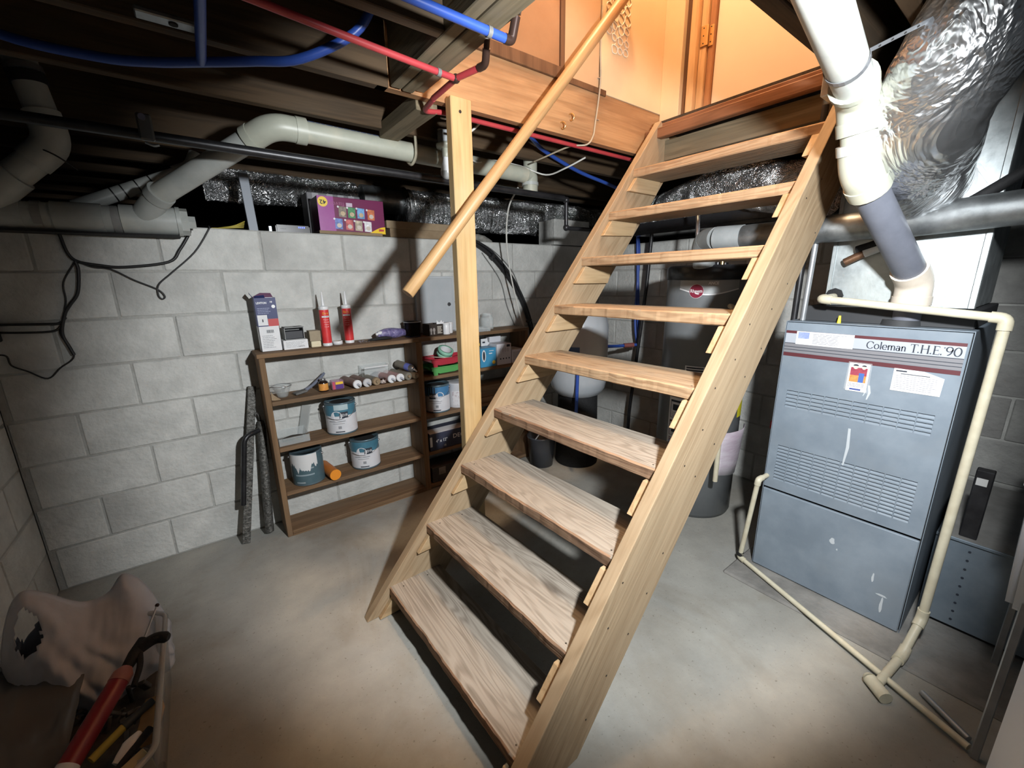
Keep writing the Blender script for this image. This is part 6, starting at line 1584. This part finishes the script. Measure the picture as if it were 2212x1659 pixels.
# ================================================================== sink and washer at the right edge
m_appl = pm('appliance_white', (0.62, 0.66, 0.73), rough=0.35)
t = thing('utility_sink', 'white plastic utility sink on thin legs right of the furnace', 'sink', (2.53, -2.86, 0))
def taper(z0, z1, in0, in1, n_in):
    lo = [(2.272+in0, -2.585-in0), (2.79-in0, -2.585-in0), (2.79-in0, -3.12+in0), (2.272+in0, -3.12+in0)]
    hi = [(2.272+in1, -2.585-in1), (2.79-in1, -2.585-in1), (2.79-in1, -3.12+in1), (2.272+in1, -3.12+in1)]
    return [(x, y, z0) for x, y in lo] + [(x, y, z1) for x, y in hi]
bm = bmesh.new()
vs_ = [bm.verts.new(p_) for p_ in taper(.495, .86, .014, .0, 0)]
for f_ in ((3, 2, 1, 0), (0, 1, 5, 4), (1, 2, 6, 5), (2, 3, 7, 6), (3, 0, 4, 7)): bm.faces.new([vs_[i] for i in f_])
ed = [e for e in bm.edges if not (e.verts[0].co.z > .8 and e.verts[1].co.z > .8)]
bmesh.ops.bevel(bm, geom=ed, offset=.014, segments=4, affect='EDGES')
o = B().bm(bm, None, True).make('basin', m_appl, t); bake_normals(o); s_ = o.modifiers.new('thick', 'SOLIDIFY'); s_.thickness = .006
B().box((2.255, -2.590, .845), (2.80, -2.570, .87), .004).box((2.255, -3.14, .845), (2.80, -3.115, .87), .004).box((2.25, -3.14, .845), (2.275, -2.585, .87), .004).box((2.785, -3.14, .845), (2.805, -2.585, .87), .004).make('rim', m_appl, t)
for x, y in ((2.292, -2.632), (2.77, -2.632), (2.292, -3.09), (2.77, -3.09)):
    B().box((x-.009, y-.009, 0), (x+.009, y+.009, .53), .002).make('leg', m_conduit, t)
B().tube([(2.53, -2.86, .50), (2.53, -2.86, .12)], .022, 14).make('drain', m_pvc, t)
t = thing('washing_machine', 'white enamelled appliance at the right edge of the picture', 'washing machine', (1.50, -3.0, 0))
B().box((1.20, -3.30, .03), (1.832, -2.625, .90), .025, seg=3).make('body', m_appl, t)
B().box((1.21, -3.29, .9005), (1.822, -2.635, .915), .006).make('lid', m_appl, t)
B().box((1.22, -3.28, 0), (1.81, -2.65, .029)).make('plinth', m_fdark, t)

# ================================================================== storage bin at the left corner
m_bin = clear('bin_plastic', (0.50, 0.51, 0.50), 0.25, 0.30)
t = thing('storage_bin', 'cloudy clear plastic storage bin full of tools in the left corner', 'bin', (.25, -1.17, 0))
bx0, bx1, by0, by1, bz = .055, .462, -1.475, -.875, .285
vv = [(bx0+.03, by0+.03, .003), (bx1-.03, by0+.03, .003), (bx1-.03, by1-.03, .003), (bx0+.03, by1-.03, .003), (bx0, by0, bz), (bx1, by0, bz), (bx1, by1, bz), (bx0, by1, bz)]
bm = bmesh.new(); q = [bm.verts.new(p_) for p_ in vv]
for f_ in ((0, 3, 2, 1), (0, 1, 5, 4), (1, 2, 6, 5), (2, 3, 7, 6), (3, 0, 4, 7)): bm.faces.new([q[i] for i in f_])
bmesh.ops.bevel(bm, geom=[e for e in bm.edges if not (e.verts[0].co.z > .2 and e.verts[1].co.z > .2)], offset=.03, segments=4, affect='EDGES')
o = B().bm(bm, None, True).make('tub', m_bin, t); bake_normals(o); s_ = o.modifiers.new('thick', 'SOLIDIFY'); s_.thickness = .0025
rim = [(bx0, by0+.04), (bx0+.04, by0), (bx1-.04, by0), (bx1, by0+.04), (bx1, by1-.04), (bx1-.04, by1), (bx0+.04, by1), (bx0, by1-.04)]
P_ = [(x, y, bz) for x, y in rim]; P_ = P_ + P_[:1]
B().tube(arc_path(P_, .02), .0075, 8, caps=False).make('rim', clear('bin_rim', (0.42, 0.42, 0.40), 0.25, 0.62), t)
for k in range(7):
    x = bx0+.06+.048*k; B().box((x, by0-.010, .19), (x+.004, by0+.012, bz-.004)).make('rib', m_bin, t)
# filler heap: mixed dark hardware
t = thing('hardware_heap', 'jumble of dark small hardware filling the storage bin', 'hardware', (.26, -1.2, .01), None); t['kind'] = 'stuff'
b = B(); rr = random.Random(13)
for i in range(150):
    x, y = rr.uniform(bx0+.05, bx1-.05), rr.uniform(by0+.06, by1-.06)
    M = Matrix.Translation((x, y, rr.uniform(.02, .16))) @ Euler((rr.uniform(0, 6), rr.uniform(0, 6), rr.uniform(0, 6))).to_matrix().to_4x4()
    s = rr.uniform(.008, .022)
    if i % 3: b.box((-s, -s*.5, -s*.35), (s, s*.5, s*.35), .002, M)
    else: b.cyl((-s*1.5, 0, 0), (s*1.5, 0, 0), s*.3, n=8, M=M)
b.box((bx0+.04, by0+.045, .008), (bx1-.045, by1-.045, .10), .01)
b.make('hardware', pm('dull_hardware', (0.035, 0.034, 0.030), (0.15, 0.14, 0.12), scale=12, rough=0.5), t)['kind'] = 'stuff'
# caulking gun with a red tube
t = thing('caulking_gun', 'black caulking gun loaded with a dark red tube lying in the bin', 'caulking gun', (.35, -1.24, .2))
ca, cb_ = Vector((.268, -1.360, .235)), Vector((.372, -1.170, .300)); d_ = (cb_-ca).normalized()
B().tube([ca, cb_], .0235, 24).make('tube', pm('dark_red_tube', (0.20, 0.012, 0.02), (0.25, 0.02, 0.028), scale=12, rough=0.4), t)
sd_ = d_.cross(Vector((0, 0, 1))).normalized(); un = sd_.cross(d_)
for a_, w_, s0, s1 in ((148, 26, .02, .96),):
    vv, ff = [], []
    for k in range(2):
        for j in range(7):
            an = R(a_-w_/2+w_*j/6); p_ = ca.lerp(cb_, s0 if k == 0 else s1) + (sd_*math.cos(an)+un*math.sin(an))*.0238
            vv.append(p_)
    B().add(vv, [[j, j+1, 8+j, 7+j] for j in range(6)], True).make('white_stripe', m_label, t)
B().tube([ca.lerp(cb_, .16), ca.lerp(cb_, .21)], .0238, 24).make('white_ring', m_label, t)
B().tube([ca-d_*.004, ca+d_*.008], .0243, 24).make('end_ring', m_label, t)
B().tube([cb_, cb_+d_*.022, cb_+d_*.040], [.0245, .024, .012], 20).make('collar', pm('pinkish_plastic', (0.32, 0.12, 0.10), rough=0.5), t)
hb = cb_ + d_*.030
B().tube([hb, hb+d_*.045, hb+d_*.085], [.013, .017, .014], 12).make('frame', m_rubber, t)
B().tube(spline([hb+d_*.055, hb+d_*.085+sd_*.03+Vector((0, 0, -.002)), hb+d_*.088+sd_*.065+Vector((0, 0, -.006))], 4), [.016]*8+[.010], 12).make('grip', m_rubber, t)
B().tube(spline([hb+d_*.045+sd_*.012, hb+d_*.01+sd_*.030+Vector((0, 0, -.006)), hb-d_*.035+sd_*.038+Vector((0, 0, -.014))], 4), .0075, 10).make('trigger', m_rubber, t)
B().tube([hb+d_*.085, hb+d_*.165+Vector((0, 0, .03))], .0028, 8).make('plunger_rod', m_tin, t)
B().ball(hb+d_*.165+Vector((0, 0, .03)), .006, 10).make('rod_tip', m_fitd, t)
# chisel, wood blocks, paper, marbles, folded rule
t = thing('utility_knife', 'yellow and black handled tool lying in the storage bin', 'tool', (.37, -1.3, .24))
B().tube([(.325, -1.318, .232), (.382, -1.270, .240)], .010, 12).make('blade_end', pm('mustard', (0.42, 0.34, 0.06), rough=0.5), t)
B().tube([(.382, -1.270, .240), (.440, -1.232, .246)], [.012, .010], 12).make('handle', pm('dark_teal_grip', (0.025, 0.035, 0.04), rough=0.5), t)
t = thing('wood_block', 'tan wooden block wedged in the near corner of the bin', 'block', (.41, -1.42, .2))
B().box((-.045, -.020, -.022), (.045, .020, .022), .002, Matrix.Translation((.400, -1.415, .225)) @ Euler((R(8), R(-6), R(28))).to_matrix().to_4x4()).make('block', pm('pale_wood_block', (0.42, 0.33, 0.17), (0.50, 0.40, 0.22), scale=10, rough=0.7), t)
t = thing('wood_block', 'brown wooden clamp block against the right side of bin', 'block', (.43, -1.26, .2))
B().box((-.018, -.055, -.025), (.018, .055, .025), .003, Matrix.Translation((.432, -1.262, .215)) @ Euler((0, 0, R(-6))).to_matrix().to_4x4()).make('block', pm('amber_wood', (0.22, 0.13, 0.045), (0.34, 0.21, 0.08), scale=14, rough=0.6), t)
t = thing('plastic_scrap', 'crumpled white plastic piece among the tools in the bin', 'plastic', (.40, -1.34, .23))
lumpy([(.378, -1.372, .235), (.40, -1.345, .245), (.418, -1.322, .243)], [.010, .015, .010], 12, 5, .25, 60, 2).make('piece', m_white, t)
t = thing('black_screwdriver', 'black screwdriver lying beside the tan wooden block', 'screwdriver', (.40, -1.37, .23))
B().tube([(.372, -1.405, .240), (.440, -1.325, .246)], [.007, .010], 12).make('handle', m_rubber, t)
rr = random.Random(2)
for i in range(9):
    p_ = (rr.uniform(.30, .40), rr.uniform(-1.45, -1.37), .212)
    t = thing('steel_ball', 'shiny grey steel ball lying loose among the tools in the bin', 'ball', p_, 'steel balls in the storage bin')
    B().ball((p_[0], p_[1], .215), .0105, 14).make('ball', pm('polished_steel', (0.20, 0.20, 0.21), rough=0.15, metal=0.9), t)
# white carrier bag: two puffed sheets joined at the edges, one handle hole cut through
t = thing('carrier_bag', 'crumpled white plastic carrier bag on the back of the bin', 'bag', (.25, -.88, .1))
m_bag = pm('bag_film', (0.50, 0.52, 0.58), (0.60, 0.62, 0.68), scale=6, rough=0.5, spec=0.35, bump=0.3, bscale=14)
A_, N_ = Vector((.97, .22, 0)), Vector((.22, -.97, 0))
def bag_top(u):
    e = lambda c_, w_: math.exp(-((u-c_)/w_)**2)
    return .320 + .165*e(.24, .20) + .090*e(.80, .12) + .045*e(.55, .25) - .16*e(1.02, .08) - .14*e(-.03, .07)
def bag_pt(u, v, side):
    w_ = .385*(1-.10*(1-v)); base = Vector((.272, -.872, 0))
    z_ = .055 + (bag_top(u) - .055)*v
    puff = (max(0, math.sin(math.pi*u))**.55)*(max(0, math.sin(math.pi*(.12+.88*v)))**.7)
    fold = .030*noise.noise((u*4.2, v*2.0, side*3)) + .016*noise.noise((u*10+v*5, v*4, side*5+2)) + .007*noise.noise((u*24-v*9, v*8, side))
    crease = .020*abs(noise.noise((u*3+v*2.5, v*1.5-u*2, 8)))
    d__ = (.135 if side > 0 else -.075)*puff + (fold-crease)*puff**.5
    lean = .06*(v-.5)
    return base + A_*((u-.5)*w_ + .012*noise.noise((u*5, v*5, 4))) + N_*(d__ - lean) + Vector((0, 0, z_ + .008*noise.noise((u*9, v*9, 1))))
nu, nv = 64, 44
for side in (1, -1):
    vv, ff = [], []
    for j in range(nv+1):
        for i in range(nu+1): vv.append(bag_pt(i/nu, j/nv, side))
    for j in range(nv):
        for i in range(nu):
            u, v = (i+.5)/nu, (j+.5)/nv
            rag = .02*noise.noise((u*40, v*40, 0))
            if ((u-.20)/(.085+rag))**2 + ((v-.80)/(.125+rag))**2 < 1: continue
            ff.append([j*(nu+1)+i, j*(nu+1)+i+1, (j+1)*(nu+1)+i+1, (j+1)*(nu+1)+i])
    o = B().add(vv, ff, True).make('front_sheet' if side > 0 else 'back_sheet', m_bag, t)
    s_ = o.modifiers.new('thick', 'SOLIDIFY'); s_.thickness = .0012
t = thing('plastic_sheet', 'folded cloudy plastic sheet slumped at the left of the bin', 'sheet', (.12, -1.1, .2))
vv, ff = [], []; n_ = 14
for j in range(n_+1):
    for i in range(n_+1):
        u, v = i/n_, j/n_
        vv.append((.010+.26*u, -.90-.42*v+.05*u, .255+.05*noise.noise((u*2.4, v*2.4, 3))+.018*noise.noise((u*7, v*7, 1))-.05*u*v+.02*(1-u)))
for j in range(n_):
    for i in range(n_): ff.append([j*(n_+1)+i, j*(n_+1)+i+1, (j+1)*(n_+1)+i+1, (j+1)*(n_+1)+i])
o = B().add(vv, ff, True).make('sheet', clear('cloudy_sheet', (0.15, 0.145, 0.135), 0.35, 0.72), t); s_ = o.modifiers.new('thick', 'SOLIDIFY'); s_.thickness = .0015
